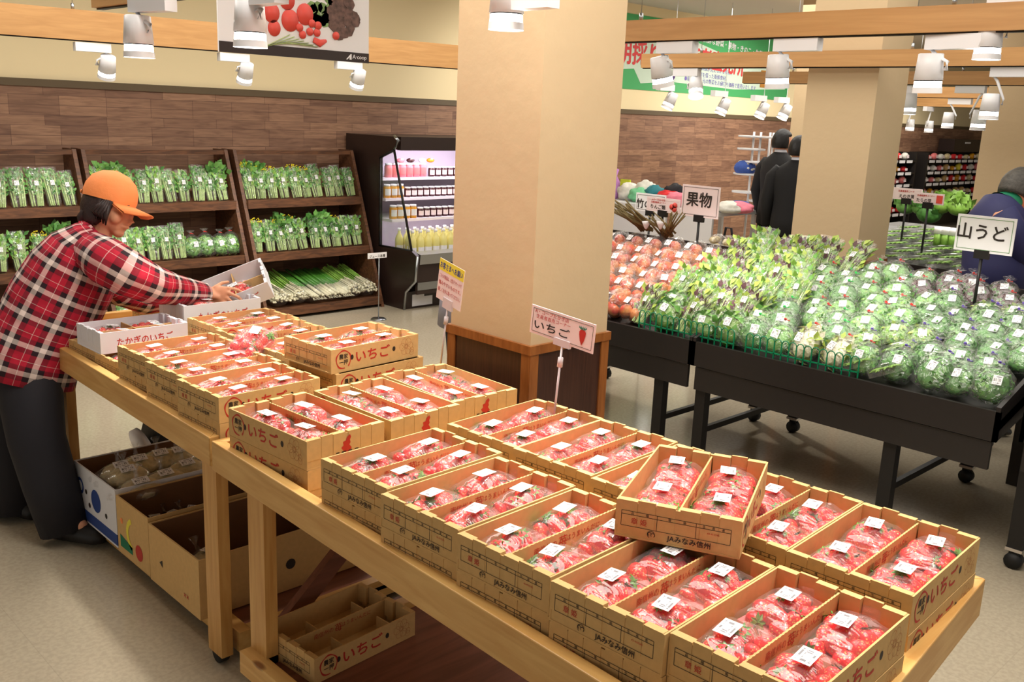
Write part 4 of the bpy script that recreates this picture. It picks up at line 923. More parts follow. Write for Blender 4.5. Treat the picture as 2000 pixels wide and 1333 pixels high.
# strawberry sign on clear post, turned towards the aisle
def clear_sign(label, pts, depth, pole_to, build, w_, h, jaw):
    P = [atd(px, py, d) for (px, py), d in zip(pts, depth)]; c = sum(P, Vector())/4
    xd = (P[1]-P[0]+P[2]-P[3]); zd = Vector((0, 0, 1)); t = thing('price_sign', label, 'sign'); t.matrix_world = frame(c, xd, zd); w_ = xd.length/2; hh = (P[0].z-P[3].z+P[1].z-P[2].z)/2
    build(t, w_, hh); return t, w_, hh
def strawberry_sign(t, w_, h):
    obj('board', MB().box(-w_/2, w_/2, 0, .002, -h/2, h/2), 'pink_paper', t)
    q = MB(); m_ = .008; e = .001
    for a, b_, c_, d in ((-w_/2+m_, w_/2-m_, -h/2+m_, -h/2+m_+e), (-w_/2+m_, w_/2-m_, h/2-m_-e, h/2-m_), (-w_/2+m_, -w_/2+m_+e, -h/2+m_, h/2-m_), (w_/2-m_-e, w_/2-m_, -h/2+m_, h/2-m_)): q.box(a, b_, -.0006, 0, c_, d)
    obj('border_line', q, 'ink', t)
    q = MB(); put_text(q, 'いちご', (-w_*.15, -.001, -h*.13), (1, 0, 0), (0, 0, 1), h*.34, 0, .04, width=w_*.56); obj('lettering', q, 'ink', t)
    q = MB(); put_text(q, 'A・コープたかぎ店', (-w_*.17, -.001, h*.33), (1, 0, 0), (0, 0, 1), h*.155, 0, .02, width=w_*.54); put_text(q, '生産者直売コーナー', (-w_*.14, -.001, h*.16), (1, 0, 0), (0, 0, 1), h*.155, 0, .02, width=w_*.54); obj('lettering', q, 'ink_red', t)
    q = MB(); cx = w_*.32; P = [(0, -.36), (.10, -.20), (.16, .0), (.17, .12), (.10, .2), (0, .22), (-.10, .2), (-.17, .12), (-.16, 0), (-.10, -.2)]
    q.add([(cx+a*h*.85, -.001, b_*h*.95) for a, b_ in P], [tuple(range(10))]); obj('printed_strawberry', q, 'ink_red', t)
    q = MB()
    for k in range(5):
        a = -.9+k*.45; q.add([(cx+.02*h*(k-2), -.0014, .18*h), (cx+.13*h*sin(a)*1.3+.03*h, -.0014, .24*h), (cx+.16*h*sin(a)*1.3, -.0014, .32*h), (cx+.13*h*sin(a)*1.3-.03*h, -.0014, .24*h)], [(0, 1, 2, 3)])
    obj('printed_leaves', q, 'green_collar', t)
    q = MB().box(-.025, .04, -.004, .006, -h/2-.01, -h/2+.012); obj('clip', q, 'clear_plastic', t)
    q = MB().tube((.008, .001, -h/2-.005), (.008, .001, -h/2-.33), .0035, 8); q.loft([(.008, .001, -h/2-.045), (.008, .001, -h/2-.075)], [.008, .009], 8); obj('post', q, 'clear_plastic', t)
clear_sign('strawberry sign reading いちご on a clear post before the column', [(1038, 592), (1162, 634), (1160, 694), (1036, 651)], [2.97, 2.80, 2.80, 2.97], None, strawberry_sign, 0, 0, 0)
def notice_sign(t, w_, h):
    obj('board', MB().box(-w_/2, w_/2, 0, .002, -h/2, h/2), 'pink_paper', t)
    obj('yellow_band', MB().box(-w_/2, w_/2, -.0005, 0, h*.22, h/2), 'yellow_paper', t)
    q = MB(); put_text(q, 'お客さまへお願い', (0, -.001, h*.36), (1, 0, 0), (0, 0, 1), h*.17, 0, .03, width=w_*.92); obj('lettering', q, 'ink_blue', t)
    q = MB()
    for k, s_ in enumerate(('こちらの商品は、大変デリケートで', '傷みやすいものです。', '優しくお手に取ってください。')):
        put_text(q, s_, (0, -.001, h*(.10-.17*k)), (1, 0, 0), (0, 0, 1), h*.115, 0, .02, width=w_*.9)
    obj('lettering', q, 'ink_red', t)
    q = MB().box(-.03, .03, -.004, .006, -h/2-.02, -h/2+.02); obj('clip', q, 'clear_plastic', t)
    q = MB().tube((0, .001, -h/2-.01), (0, .001, -h/2-.26), .0035, 8); q.loft([(0, .001, -h/2-.05), (0, .001, -h/2-.08)], [.008, .009], 8); obj('post', q, 'clear_plastic', t)
clear_sign('tall notice with yellow heading お客さまへお願い and red text on a clear post', [(857, 501), (906, 526), (900, 614), (855, 583)], [3.6, 3.48, 3.48, 3.6], None, notice_sign, 0, 0, 0)
# ---------------------------------------------------------------- shelving along the wall
SH = [(.97, 7.43, 7.70), (.525, 7.31, 7.70), (.075, 7.11, 7.72)]
def shelf_unit(x0, x1, label):
    t = thing('produce_shelf', label, 'shelf', (x0, 7.1, 0)); W__ = x1-x0
    def Y(y): return y-7.1
    for x in (0, W__-.03):
        q = MB().hexa([(x, Y(7.09), .0), (x+.03, Y(7.09), 0), (x+.03, Y(7.80), 0), (x, Y(7.80), 0)], [(x, Y(7.60), 1.41), (x+.03, Y(7.60), 1.41), (x+.03, Y(7.80), 1.41), (x, Y(7.80), 1.41)]); obj('side_panel', q, 'shelf_wood', t)
    obj('top_rail', MB().box(.03, W__-.03, Y(7.60), Y(7.64), 1.37, 1.405), 'shelf_wood', t)
    obj('back_panel', MB().box(.03, W__-.03, Y(7.79), Y(7.80), 0, 1.40), 'plank_wall', t)
    for z, y0, y1 in SH:
        q = MB().hexa([(.03, Y(y0), z-.025), (W__-.03, Y(y0), z-.025), (W__-.03, Y(7.79), z+.06), (.03, Y(7.79), z+.06)], [(.03, Y(y0), z), (W__-.03, Y(y0), z), (W__-.03, Y(7.79), z+.085), (.03, Y(7.79), z+.085)]); sh = obj('shelf_board', q, 'shelf_wood', t)
        obj('front_lip', MB().box(.03, W__-.03, Y(y0)-.02, Y(y0), z-.045, z+.028), 'shelf_wood', sh)
    return t
UX = [(1.58, 2.765), (2.80, 4.01), (4.06, 5.29)]
for i, (a, b_) in enumerate(UX): shelf_unit(a, b_, ('left slanted dark wood wall shelf, cut by the picture edge', 'middle slanted dark wood wall shelf behind the woman', 'right slanted dark wood wall shelf beside the fridge')[i])
gS = 'bagged greens on the wall shelves'
PO = {'leek': [pouch(40+i, 'greens_pouch', 'x', .125, .29, LEAFSETS['dark'], gS, leafsz=.035) for i in range(2)],
      'flower': [pouch(50+i, 'greens_pouch', 'x', .125, .28, LEAFSETS['mid'], gS, flowers=True) for i in range(2)],
      'mid': [pouch(60+i, 'greens_pouch', 'x', .12, .28, ['leaf_mid', 'leaf_dark', 'leaf_light'], gS) for i in range(2)],
      'round': [knot_bag(70+i, 'greens_bag', 'x', .16, .20, .09, LEAFSETS['mid'], 'tie_red', gS) for i in range(2)]}
lay = {(0, 0): ['leek']*9, (0, 1): ['mid', 'round', 'leek', 'mid', 'mid', 'flower', 'leek', 'mid'], (1, 0): ['mid', 'mid', 'mid', 'leek', 'mid', 'leek', 'mid', 'leek', 'mid', 'mid'], (1, 1): ['mid', 'leek', 'mid', 'mid', 'leek', 'leek', 'round', 'round', 'round', 'round'],
       (2, 0): ['flower', 'flower', 'flower', 'mid', 'flower', 'flower', 'leek', 'leek', 'leek', 'leek'], (2, 1): ['flower', 'mid', 'flower', 'flower', 'mid', 'leek', 'mid', 'flower', 'mid', 'mid'], (1, 2): ['round']*6, (0, 2): ['round']*4}
KN = {'leek': 'tall pouch of thin dark greens', 'flower': 'pouch of greens with yellow flowers', 'mid': 'tall pouch of leafy greens', 'round': 'round red-tied bag of greens'}
for (u, lv), ks in lay.items():
    a, b_ = UX[u]; a += .10; b_ -= .09; z, yf, _ = SH[lv]; n = len(ks)
    for i, k in enumerate(ks):
        x = a+(b_-a)*i/(n-1); st = PO[k][rb.randrange(2)]
        st.place((x+rb.uniform(-.008, .008), yf+.07, z+.025), (-.30+rb.uniform(-.05, .05), rb.uniform(-.10, .10), rb.uniform(-.12, .12)), '%s, %s from left, %s level of the %s wall shelf' % (KN[k], ORD[i], ('top', 'middle', 'bottom')[lv], ('left', 'middle', 'right')[u]), gS, rb.uniform(.93, 1.06))
# loose leafy heap behind the middle level of the right shelf
for u, lv, xs in ((2, 1, (4.75, 4.90, 4.45)), (1, 0, (3.0, 3.9)), (2, 0, (4.22,)), (0, 1, (2.55,))):
    for i, x in enumerate(xs):
        t = thing('leafy_bunch', 'loose leafy bunch behind the bags, %s level of %s shelf, at %s' % (('top', 'middle')[lv], ('left', 'middle', 'right')[u], ('its middle', 'its centre-right', 'its left part')[i]), 'greens', (x, SH[lv][1]+.17, SH[lv][0]+.05)); q = MB()
        for k in range(60): leaf(q, (rb.uniform(-.08, .08), rb.uniform(-.05, .05), rb.uniform(.12, .26)), (rb.uniform(-1, 1), rb.uniform(-1, .2), rb.uniform(.2, 1)), (0, -1, .2), .07, .05, k % 2)
        for k in range(8): q.loft([(0, 0, 0), (rb.uniform(-.05, .05), 0, .2)], [.006, .003], 5)
        obj('leaves', q, ['leaf_mid', 'leaf_dark'], t)
# leeks and white roots on the bottom level of the right shelf
def long_bundle(label, x, w_, kind, seed):
    r = random.Random(seed); t = thing('leek_bundle' if kind == 'leek' else 'chive_bulb_bundle', label, 'vegetable bundle', (x, 7.14, .125)); q = MB(); g_ = MB()
    nn = 5 if kind == 'leek' else 90
    for i in range(nn):
        xx = r.uniform(-w_/2, w_/2); zz = r.uniform(0, .10)*(1-abs(xx/w_)*1.2)
        if kind == 'leek':
            xx = (i/(nn-1)-.5)*w_*.7; q.loft([(xx, .0, .03+zz*.3), (xx-.03, .17, .09+zz*.3)], [.014, .013], 8); g_.loft([(xx-.03, .17, .09+zz*.3), (xx-.09, .42, .20+zz*.3)], [.014, (.022, .008)], 8)
            for k in range(8): q.loft([(xx, 0, .03), (xx+r.uniform(-.02, .02), -.05, .015)], [.001, .0005], 3)
        else:
            q.ell((xx, .02+r.uniform(0, .06), .02+zz), (.011, .014, .011), 7, 5); q.loft([(xx, .05, .025+zz), (xx-.02, .18, .06+zz)], [.004, .003], 4, caps=False); g_.loft([(xx-.02, .18, .06+zz), (xx-.07, .38, .15+zz)], [.0035, .004], 4, caps=False)
    obj('bulbs' if kind != 'leek' else 'white_stalks', q, 'root_white', t); obj('green_tops', g_, 'onion_green' if kind == 'leek' else 'leaf_light', t)
    q = MB(); q.ell((-.02, .12, .055), (w_*.56, .17, .085), 14, 8, 0, lambda d: 1+.1*noise.noise(d*3+Vector((seed, 0, 0)))); obj('bag_film', q, 'bag_film', t)
long_bundle('leftmost bundle of white chive bulbs on the lowest right shelf', 4.26, .18, 'bulb', 1); long_bundle('second bundle of white chive bulbs on the lowest right shelf', 4.44, .18, 'bulb', 2)
long_bundle('left bundle of thick green leeks on the lowest right shelf', 4.60, .16, 'leek', 3); long_bundle('middle bundle of thick green leeks on the lowest right shelf', 4.76, .16, 'leek', 4)
long_bundle('right bundle of thick green leeks on the lowest right shelf', 4.90, .12, 'leek', 7)
long_bundle('third bundle of white chive bulbs, right of the leeks', 5.02, .18, 'bulb', 5); long_bundle('rightmost bundle of white chive bulbs next to the fridge', 5.17, .18, 'bulb', 6)
# ---------------------------------------------------------------- open fridge
t = thing('open_fridge', 'dark brown open display fridge of jars and bottles beside the shelves', 'fridge', (5.35, 6.85, 0)); Lf = 1.6
def YF(y): return y-6.85
prof = [(7.80, 0), (6.88, 0), (6.86, .17), (6.72, .29), (6.70, .52), (6.78, .56), (7.27, .55), (7.27, 1.36), (7.05, 1.45), (7.0, 1.53), (7.06, 1.56), (7.80, 1.56)]
for x in (-.0, Lf-.04):
    q = MB(); n = len(prof); q.add([(x, YF(a), z) for a, z in prof]+[(x+.04, YF(a), z) for a, z in prof], [tuple(reversed(range(n))), tuple(range(n, 2*n))]+[(i, (i+1) % n, n+(i+1) % n, n+i) for i in range(n)]); obj('end_panel', q, 'fridge_dark', t)
q = MB(); edge = [(6.88, 0), (6.86, .17), (6.72, .29), (6.70, .52)]; q.loft([(.0, YF(a)-.012, z) for a, z in edge], [(.012, .012)]*4, 6); q.loft([(.0, YF(a)-.012, z) for a, z in ((7.05, 1.45), (7.0, 1.53), (7.06, 1.565))], [.014]*3, 6); obj('edge_strip', q, 'steel', t)
q = MB().hexa([(.0, YF(6.79), .57), (.012, YF(6.79), .57), (.012, YF(7.26), .56), (0, YF(7.26), .56)], [(.0, YF(7.06), 1.44), (.012, YF(7.06), 1.44), (.012, YF(7.26), 1.36), (0, YF(7.26), 1.36)]); obj('side_glass', q, 'glass', t)
q = MB(); q.loft([(.006, YF(6.78), .56), (.006, YF(7.055), 1.44)], [.012, .012], 6); q.loft([(.006, YF(7.055), 1.44), (.006, YF(7.27), 1.36)], [.012, .012], 6); q.loft([(.006, YF(6.78), .56), (.006, YF(7.27), .55)], [.010, .010], 6); q.loft([(.006, YF(7.26), .55), (.006, YF(7.26), 1.36)], [.008, .008], 6); obj('glass_frame', q, 'black_metal', t)
q = MB().box(.04, Lf-.04, YF(7.70), YF(7.78), .3, 1.5); q.box(.04, Lf-.04, YF(6.80), YF(7.75), .44, .47); q.box(.04, Lf-.04, YF(7.1), YF(7.78), 1.47, 1.50); q.box(.001, .04, YF(7.27), YF(7.78), .55, 1.45); obj('inner_lining', q, 'fridge_inner', t)
q = MB().box(.04, Lf-.04, YF(7.0), YF(7.06), 1.44, 1.545); q.box(.04, Lf-.04, YF(7.0), YF(7.78), 1.545, 1.56); obj('canopy', q, 'fridge_dark', t)
obj('canopy_light', MB().box(.06, Lf-.06, YF(7.10), YF(7.18), 1.455, 1.468), 'fridge_glow', t)
q = MB().hexa([(.04, YF(6.70), .44), (Lf-.04, YF(6.70), .44), (Lf-.04, YF(6.76), .44), (.04, YF(6.76), .44)], [(.04, YF(6.69), .53), (Lf-.04, YF(6.69), .53), (Lf-.04, YF(6.78), .55), (.04, YF(6.78), .55)]); obj('bumper', q, 'steel', t)
q = MB().box(.04, Lf-.04, YF(6.73), YF(6.76), .16, .44); q.box(.04, Lf-.04, YF(6.88), YF(6.90), .0, .16); obj('kick_panel', q, 'fridge_dark', t)
q = MB().box(.04, Lf-.04, YF(6.722), YF(6.73), .20, .27); obj('front_bumper_strip', q, 'steel', t)
q = MB().box(.10, .24, YF(6.875), YF(6.879), .02, .13); q.box(.24, .34, YF(6.875), YF(6.879), .02, .105); obj('notice_paper', q, 'card_white', t)
SZ = [1.175, .99, .805]
for z, y0 in zip(SZ, (7.28, 7.22, 7.12)):
    obj('wire_shelf', MB().box(.04, Lf-.04, YF(y0), YF(7.70), z-.025, z), 'fridge_inner', t)
area('fridge_inner_light', (6.1, 7.14, 1.44), 1.3, .06, 5, (radians(25), 0, 0), (1, .90, 1))
area('fridge_inner_light', (6.1, 7.12, .78), 1.3, .05, 2.5, (radians(25), 0, 0), (1, .90, 1))
def jar(name, label, body, lid, rad, h, lab='paper', grp=None):
    t = thing(name, label, 'jar', group=grp); q = MB().lathe([(rad*.9, 0), (rad, .006), (rad, h*.78), (rad*.8, h*.86), (rad*.8, h*.88)], 14); obj('glass_body', q, body, t)
    q = MB().lathe([(rad*.86, h*.87), (rad*.88, h*.88), (rad*.88, h), (rad*.8, h*1.01)], 14); obj('lid', q, lid, t)
    q = MB(); n = 8; vs = []
    for k in range(n+1):
        a = -pi*.85+pi*.7*k/n; vs += [(rad*1.012*cos(a), rad*1.012*sin(a), h*.2), (rad*1.012*cos(a), rad*1.012*sin(a), h*.68)]
    q.add(vs, [(2*k, 2*k+2, 2*k+3, 2*k+1) for k in range(n)], 0, True); obj('jar_label', q, lab, t)
    return Stock(t)
gJ = 'jars in the open fridge'
JY, JD, JP = jar('honey_jar', 'x', 'honey', 'white_plastic', .036, .125, 'paper', gJ), jar('jam_jar', 'x', 'jam_dark', 'white_plastic', .033, .095, 'pink_paper', gJ), jar('peach_jar', 'x', 'peach', 'white_plastic', .038, .13, 'tray_pink', gJ)
for i in range(6): JP.place((5.50+i*.082, 7.33, SZ[0]), (0, 0, 0), 'pink jar, %s from left on the top fridge shelf' % ORD[i])
for i in range(8): JD.place((6.02+i*.078, 7.33, SZ[0]), (0, 0, 0), 'dark jam jar, %s from left on the top fridge shelf' % ORD[i])
for i in range(3): JY.place((5.44+i*.078, 7.27, SZ[1]), (0, 0, 0), 'honey-coloured jar, %s from left on the middle fridge shelf' % ORD[i])
for i in range(14): JD.place((5.69+i*.074, 7.28, SZ[1]), (0, 0, 0), 'dark jam jar, %s from left on the middle fridge shelf' % ORD[i])
for i in range(4): JY.place((5.44+i*.078, 7.17, SZ[2]), (0, 0, 0), 'honey-coloured jar, %s from left on the third fridge shelf' % ORD[i])
for i in range(13): JD.place((5.77+i*.076, 7.18, SZ[2]), (0, 0, 0), 'dark jam jar, %s from left on the third fridge shelf' % ORD[i])
t = thing('juice_bottle', 'x', 'bottle', group='juice bottles in the open fridge'); q = MB().lathe([(.034, 0), (.038, .01), (.038, .15), (.03, .18), (.014, .21), (.013, .235)], 14); obj('glass_body', q, 'juice', t)
q = MB().lathe([(.015, .232), (.016, .235), (.016, .255), (.014, .256)], 12); obj('cap', q, 'white_plastic', t)
q = MB(); vs = []
for k in range(9):
    a = -pi*.9+pi*.8*k/8; vs += [(.0388*cos(a), .0388*sin(a), .02), (.0388*cos(a), .0388*sin(a), .10)]
q.add(vs, [(2*k, 2*k+2, 2*k+3, 2*k+1) for k in range(8)], 0, True); lb = obj('bottle_label', q, 'paper', t)
q = MB(); q.add([(.0395*cos(-pi/2+.3*cos(2*pi*k/10)), .0395*sin(-pi/2+.3*cos(2*pi*k/10)), .05+.013*sin(2*pi*k/10)) for k in range(10)], [tuple(range(10))]); obj('apple_print', q, 'ink_red', t)
BT = Stock(t)
for ri, y in enumerate((6.90, 7.0, 7.10)):
    for i in range(13): BT.place((5.46+i*.092+.04*(ri % 2), y, .47), (0, 0, rb.uniform(-.3, .3)), 'yellow juice bottle, %s row, %s from left, bottom of the fridge' % (('front', 'middle', 'back')[ri], ORD[i]))
for i, (px, py, c_) in enumerate(((784, 300, 'peach'), (803, 300, 'jam_dark'), (826, 298, 'card_white'), (842, 305, 'honey'))):
    p = aty(px, py, 7.35); t = thing('gift_pack', '%s gift pack lying on the top fridge jars, %s from left' % (('pink', 'dark red', 'white printed', 'tan')[i], ORD[i]), 'pack', (p.x, 7.36, SZ[0]+.132)); q = MB(); q.ell((0, 0, .022), (.045, .03, .022), 12, 7); obj('pack_body', q, c_, t); q = MB().quad((-.015, -.026, .028), (.015, -.026, .028), (.015, -.02, .042), (-.015, -.02, .042)); obj('price_label', q, 'price_label', t)
# small sign on a thin stand beside the fridge
p = aty(729, 498, 6.72); t = thing('price_sign', 'small sign reading ジュース各種 on a thin stand before the fridge', 'sign', (p.x, 6.66, p.z)); obj('board', MB().box(-.10, .10, 0, .004, -.022, .026), 'paper', t)
q = MB(); put_text(q, 'ジュース各種', (0, -.001, -.003), (1, 0, 0), (0, 0, 1), .028, 0, .03); obj('lettering', q, 'ink', t); q = MB().tube((.02, .004, -.02), (.02, .004, -p.z+.01), .004, 6); q.loft([(.02, .004, -p.z), (.02, .004, -p.z+.012)], [.07, .06], 16); obj('stand', q, 'steel', t)
# ================================================================ people
def grow(nodes, edges, sub=1):
    """nodes: list of (pos, radius); limbs grow from the first node"""
    me = bpy.data.meshes.new('g'); me.from_pydata([tuple(p) for p, r in nodes], edges, []); o = bpy.data.objects.new('g', me); COL.objects.link(o)
    o.modifiers.new('s', 'SKIN'); me.update()
    sv = me.skin_vertices[0].data if me.skin_vertices else None
    if sv is None:
        bpy.context.view_layer.objects.active = o; bpy.ops.mesh.customdata_skin_add(); sv = me.skin_vertices[0].data
    for i, (p, r) in enumerate(nodes): sv[i].radius = (r, r) if not hasattr(r, '__len__') else r
    sv[0].use_root = True
    m = o.modifiers.new('u', 'SUBSURF'); m.levels = sub; m.render_levels = sub
    bpy.context.view_layer.update(); d = o.evaluated_get(bpy.context.evaluated_depsgraph_get()).to_mesh()
    vs = [tuple(v.co) for v in d.vertices]; fs = [tuple(p.vertices) for p in d.polygons]; bpy.data.objects.remove(o); return vs, fs
def fuse(parts, voxel, mat, name):
    """unite overlapping closed shapes into one continuous skin"""
    q = MB()
    for vs, fs in parts: q.add(vs, fs, 0, True)
    me = q.mesh(name, mat); o = bpy.data.objects.new(name, me); COL.objects.link(o); r = o.modifiers.new('r', 'REMESH'); r.mode = 'VOXEL'; r.voxel_size = voxel; r.use_smooth_shade = True
    s = o.modifiers.new('c', 'SMOOTH'); s.iterations = 2; s.factor = .5
    bpy.context.view_layer.update(); out = bpy.data.meshes.new_from_object(o.evaluated_get(bpy.context.evaluated_depsgraph_get())); out.name = name
    bpy.data.objects.remove(o); 
    for p in out.polygons: p.use_smooth = True
    if not out.materials: out.materials.append(MATS[mat])
    return out
def head_shape():
    q = MB()
    def f(d):
        k = 1.0
        if d.z < 0: k -= .16*(-d.z)**1.5*(1-.7*max(0, d.x))
        if d.x > 0: k -= .10*d.x*abs(d.y)
        if d.x > .6 and -.1 < d.z < .25: k -= .02
        return k
    q.ell((0, 0, 0), (.098, .077, .118), 26, 18, 0, f)
    q.loft([(.088, 0, .018), (.104, 0, -.012), (.112, 0, -.026), (.094, 0, -.034)], [.008, .010, .013, .008], 8)          # nose
    q.loft([(.085, -.02, -.058), (.098, 0, -.056), (.085, .02, -.058)], [.006, .009, .006], 8); q.ell((.064, 0, -.088), (.024, .030, .020), 10, 6); q.ell((.050, 0, -.055), (.040, .046, .042), 12, 8)   # lips, chin
    for s in (-1, 1): q.ell((-.004, s*.078, -.008), (.020, .010, .031), 10, 7); q.ell((.06, s*.045, -.03), (.028, .022, .028), 10, 6)
    return q
def put_head(t, M, hairmat, hair=True, bald=0, cap=None, longhair=0):
    hs = head_shape(); vs = [tuple(M @ Vector(v)) for v in hs.v]; part = (vs, [tuple(f) for f in hs.f])
    q = MB().at(M)
    for s in (-1, 1): q.ell((.084, s*.030, .008), (.009, .011, .006), 8, 5)
    obj('eyes', q, 'hair_black', t)
    q = MB().at(M)
    for s in (-1, 1): q.loft([(.085, s*.045, .026), (.094, s*.03, .031), (.095, s*.015, .028)], [.003, .004, .003], 5)
    obj('eyebrows', q, hairmat, t)
    q = MB().at(M)
    def g(d):
        back = 1.09+.03*noise.noise(d*6)
        if d.x > .25 and d.z < .45: return .80
        if d.z < -.45-(.25*longhair if d.x < .2 else 0): return .75
        return back
    q.ell((-.008, 0, .004), (.102, .083, .122), 30, 22, 0, g)
    if longhair:
        for s in (-1, 1):
            for k in range(5): q.loft([(.045+.004*k-.012*k, s*.078, .03), (.040-.014*k, s*.086, -.03), (.048-.012*k, s*.080, -.072+.004*k)], [.010, .013, .003], 6)
        q.loft([(-.06, 0, -.02), (-.085, 0, -.07), (-.08, 0, -.115)], [(.075, .03), (.062, .03), (.035, .015)], 12, up=(1, 0, 0))
    obj('hair', q, hairmat, t)
    if cap:
        q = MB().at(M); n = 28; prof = [(1.0, .030), (1.02, .050), (.98, .085), (.82, .122), (.50, .148), (.15, .158), (0, .159)]
        vs2 = [(-.012+.112*r*cos(2*pi*k/n), .092*r*sin(2*pi*k/n), z+.012*cos(2*pi*k/n)*(1-r)*0) for r, z in prof for k in range(n)]
        fs2 = [(i*n+k, i*n+(k+1) % n, (i+1)*n+(k+1) % n, (i+1)*n+k) for i in range(len(prof)-1) for k in range(n) if not (i == 0 and abs(k-n/2) < 3)]
        q.add(vs2, fs2, 0, True); c = obj('cap', q, cap, t)
        q = MB().at(M); vs2 = []; m = 14
        for k in range(m+1):
            a = -1.15+2.3*k/m; vs2 += [(-.012+.112*cos(a), .092*sin(a), .032), (.055+.135*cos(a)*1.0, .085*sin(a)*1.02, .006-.020*abs(sin(a))+.012), (.05+.130*cos(a), .083*sin(a), .002-.020*abs(sin(a))+.010), (-.012+.108*cos(a), .09*sin(a), .027)]
        q.add(vs2, [(4*k+i, 4*k+4+i, 4*k+4+(i+1) % 4, 4*k+(i+1) % 4) for k in range(m) for i in range(4)], 0, True); obj('brim', q, cap, c)
        q = MB().at(M); q.loft([(-.116, -.045, .040), (-.126, 0, .036), (-.116, .045, .040)], [(.003, .008)]*3, 6); obj('strap', q, cap, c)
        q = MB().at(M); q.ell((-.012, 0, .158), (.008, .008, .004), 8, 4); obj('button', q, cap, c)
    return part
def L3(a): return [atd(x, y, d) for x, y, d, *_ in a]
# ---- woman in the tartan shirt
t = thing('person', 'person in orange cap and red tartan shirt bending over the far strawberry table', 'person', (1.25, 4.02, 0)); O_ = Vector((1.25, 4.02, 0)); TI = Matrix.Translation(-O_)
def W(l): return [p-O_ for p in L3(l)]
cen = atd(214, 408, 4.0)-O_; fw = (RT*.95+DN*.26-FW*.10).normalized(); upv = (-DN*.96+RT*.25); y_ = upv.cross(fw).normalized(); z_ = fw.cross(y_).normalized()
HM = Matrix(((fw.x, y_.x, z_.x, cen.x), (fw.y, y_.y, z_.y, cen.y), (fw.z, y_.z, z_.z, cen.z), (0, 0, 0, 1)))
hp = put_head(t, HM, 'hair_dark', cap='orange_cloth', longhair=1)
nd = [((20, 650, 4.0), .11), ((80, 580, 4.0), .10), ((150, 510, 4.0), .10), ((188, 468, 4.0), .06), ((204, 440, 4.0), .05), ((212, 415, 4.0), .055),
      ((200, 510, 3.86), .06), ((290, 556, 3.94), .042), ((396, 573, 4.26), .026), ((418, 576, 4.30), (.030, .018)), ((436, 578, 4.31), (.034, .016)),
      ((200, 520, 4.14), .055), ((265, 588, 4.3), .04), ((338, 586, 4.48), .026), ((356, 590, 4.50), .022),
      ((52, 700, 3.92), .09), ((70, 862, 3.9), .06), ((126, 1012, 3.97), .042), ((168, 1036, 3.93), .035),
      ((10, 700, 4.12), .09), ((8, 852, 4.14), .06), ((38, 985, 4.18), .042), ((62, 1003, 4.12), .033)]
ed = [(0, 1), (1, 2), (2, 3), (3, 4), (4, 5), (2, 6), (6, 7), (7, 8), (8, 9), (9, 10), (2, 11), (11, 12), (12, 13), (13, 14), (0, 15), (15, 16), (16, 17), (17, 18), (0, 19), (19, 20), (20, 21), (21, 22)]
parts = [hp, grow([(atd(*p)-O_, r) for p, r in nd], ed, 2)]
def finger(ch, r0, dep):
    P = [atd(x, y, d)-O_ for (x, y), d in zip(ch, dep)]; q = MB(); n = len(P); q.loft(P+[P[-1]+(P[-1]-P[-2]).normalized()*.006], [r0*(1-.12*i) for i in range(n)]+[r0*.35], 10); return (q.v, [tuple(f) for f in q.f])
for ch, r0, dep in (([(428, 570), (446, 563), (463, 566), (477, 573)], .0105, (4.31, 4.30, 4.31, 4.33)), ([(430, 576), (449, 573), (466, 581), (475, 591)], .0108, (4.31, 4.29, 4.30, 4.33)),
                    ([(430, 582), (446, 584), (459, 595), (463, 605)], .0100, (4.31, 4.29, 4.30, 4.33)), ([(426, 587), (438, 592), (448, 601), (450, 609)], .0088, (4.31, 4.29, 4.31, 4.33)),
                    ([(408, 570), (421, 561), (434, 553), (446, 551)], .0115, (4.30, 4.30, 4.33, 4.36))): parts.append(finger(ch, r0, dep))
q = MB(); q.loft([atd(400, 573, 4.27)-O_, atd(414, 576, 4.30)-O_, atd(432, 577, 4.305)-O_, atd(444, 577, 4.30)-O_], [(.026, .022), (.036, .018), (.044, .017), (.040, .013)], 12, up=tuple(FW)); parts.append((q.v, [tuple(f) for f in q.f]))
put('body', fuse(parts, .0052, 'skin', 'body'), t)
q = MB(); P = [(198, 452, 4.0, .058, .062), (186, 462, 4.0, .085, .12), (168, 488, 4.0, .135, .185), (145, 530, 4.0, .175, .20), (112, 588, 4.0, .19, .195), (84, 645, 4.0, .190, .20), (62, 700, 4.0, .188, .21), (50, 742, 4.0, .190, .22)]
q.loft(W(P), [(a[3], a[4]) for a in P], 40, up=tuple(FW), uvs=(.115, 9)); sh = obj('shirt', q, 'plaid', t)
q = MB(); P = [(180, 492, 3.90, .085), (210, 512, 3.84, .098), (250, 535, 3.86, .094), (298, 557, 3.95, .082), (345, 567, 4.10, .066), (380, 572, 4.20, .056), (397, 574, 4.26, .050)]
q.loft(W(P), [a[3] for a in P], 30, up=tuple(FW), uvs=(.115, 5)); obj('sleeve', q, 'plaid', sh)
q = MB(); P = [(190, 515, 4.12, .085), (235, 568, 4.24, .072), (282, 590, 4.36, .058), (326, 589, 4.46, .046)]; q.loft(W(P), [a[3] for a in P], 24, up=tuple(FW), uvs=(.115, 4)); obj('sleeve', q, 'plaid', sh)
q = MB(); P = [(196, 448, 4.0), (186, 458, 4.0)]; q.loft(W(P), [(.062, .066), (.082, .088)], 24, up=tuple(FW), uvs=(.115, 5), caps=False); obj('collar', q, 'plaid', sh)
q = MB()
P = [(38, 690, 3.98, .16, .17), (60, 770, 3.92, .125, .12), (72, 860, 3.9, .112, .105), (98, 945, 3.93, .108, .10), (128, 1034, 3.97, .10, .10)]; q.loft(W(P), [(a[3], a[4]) for a in P], 20, up=tuple(FW))
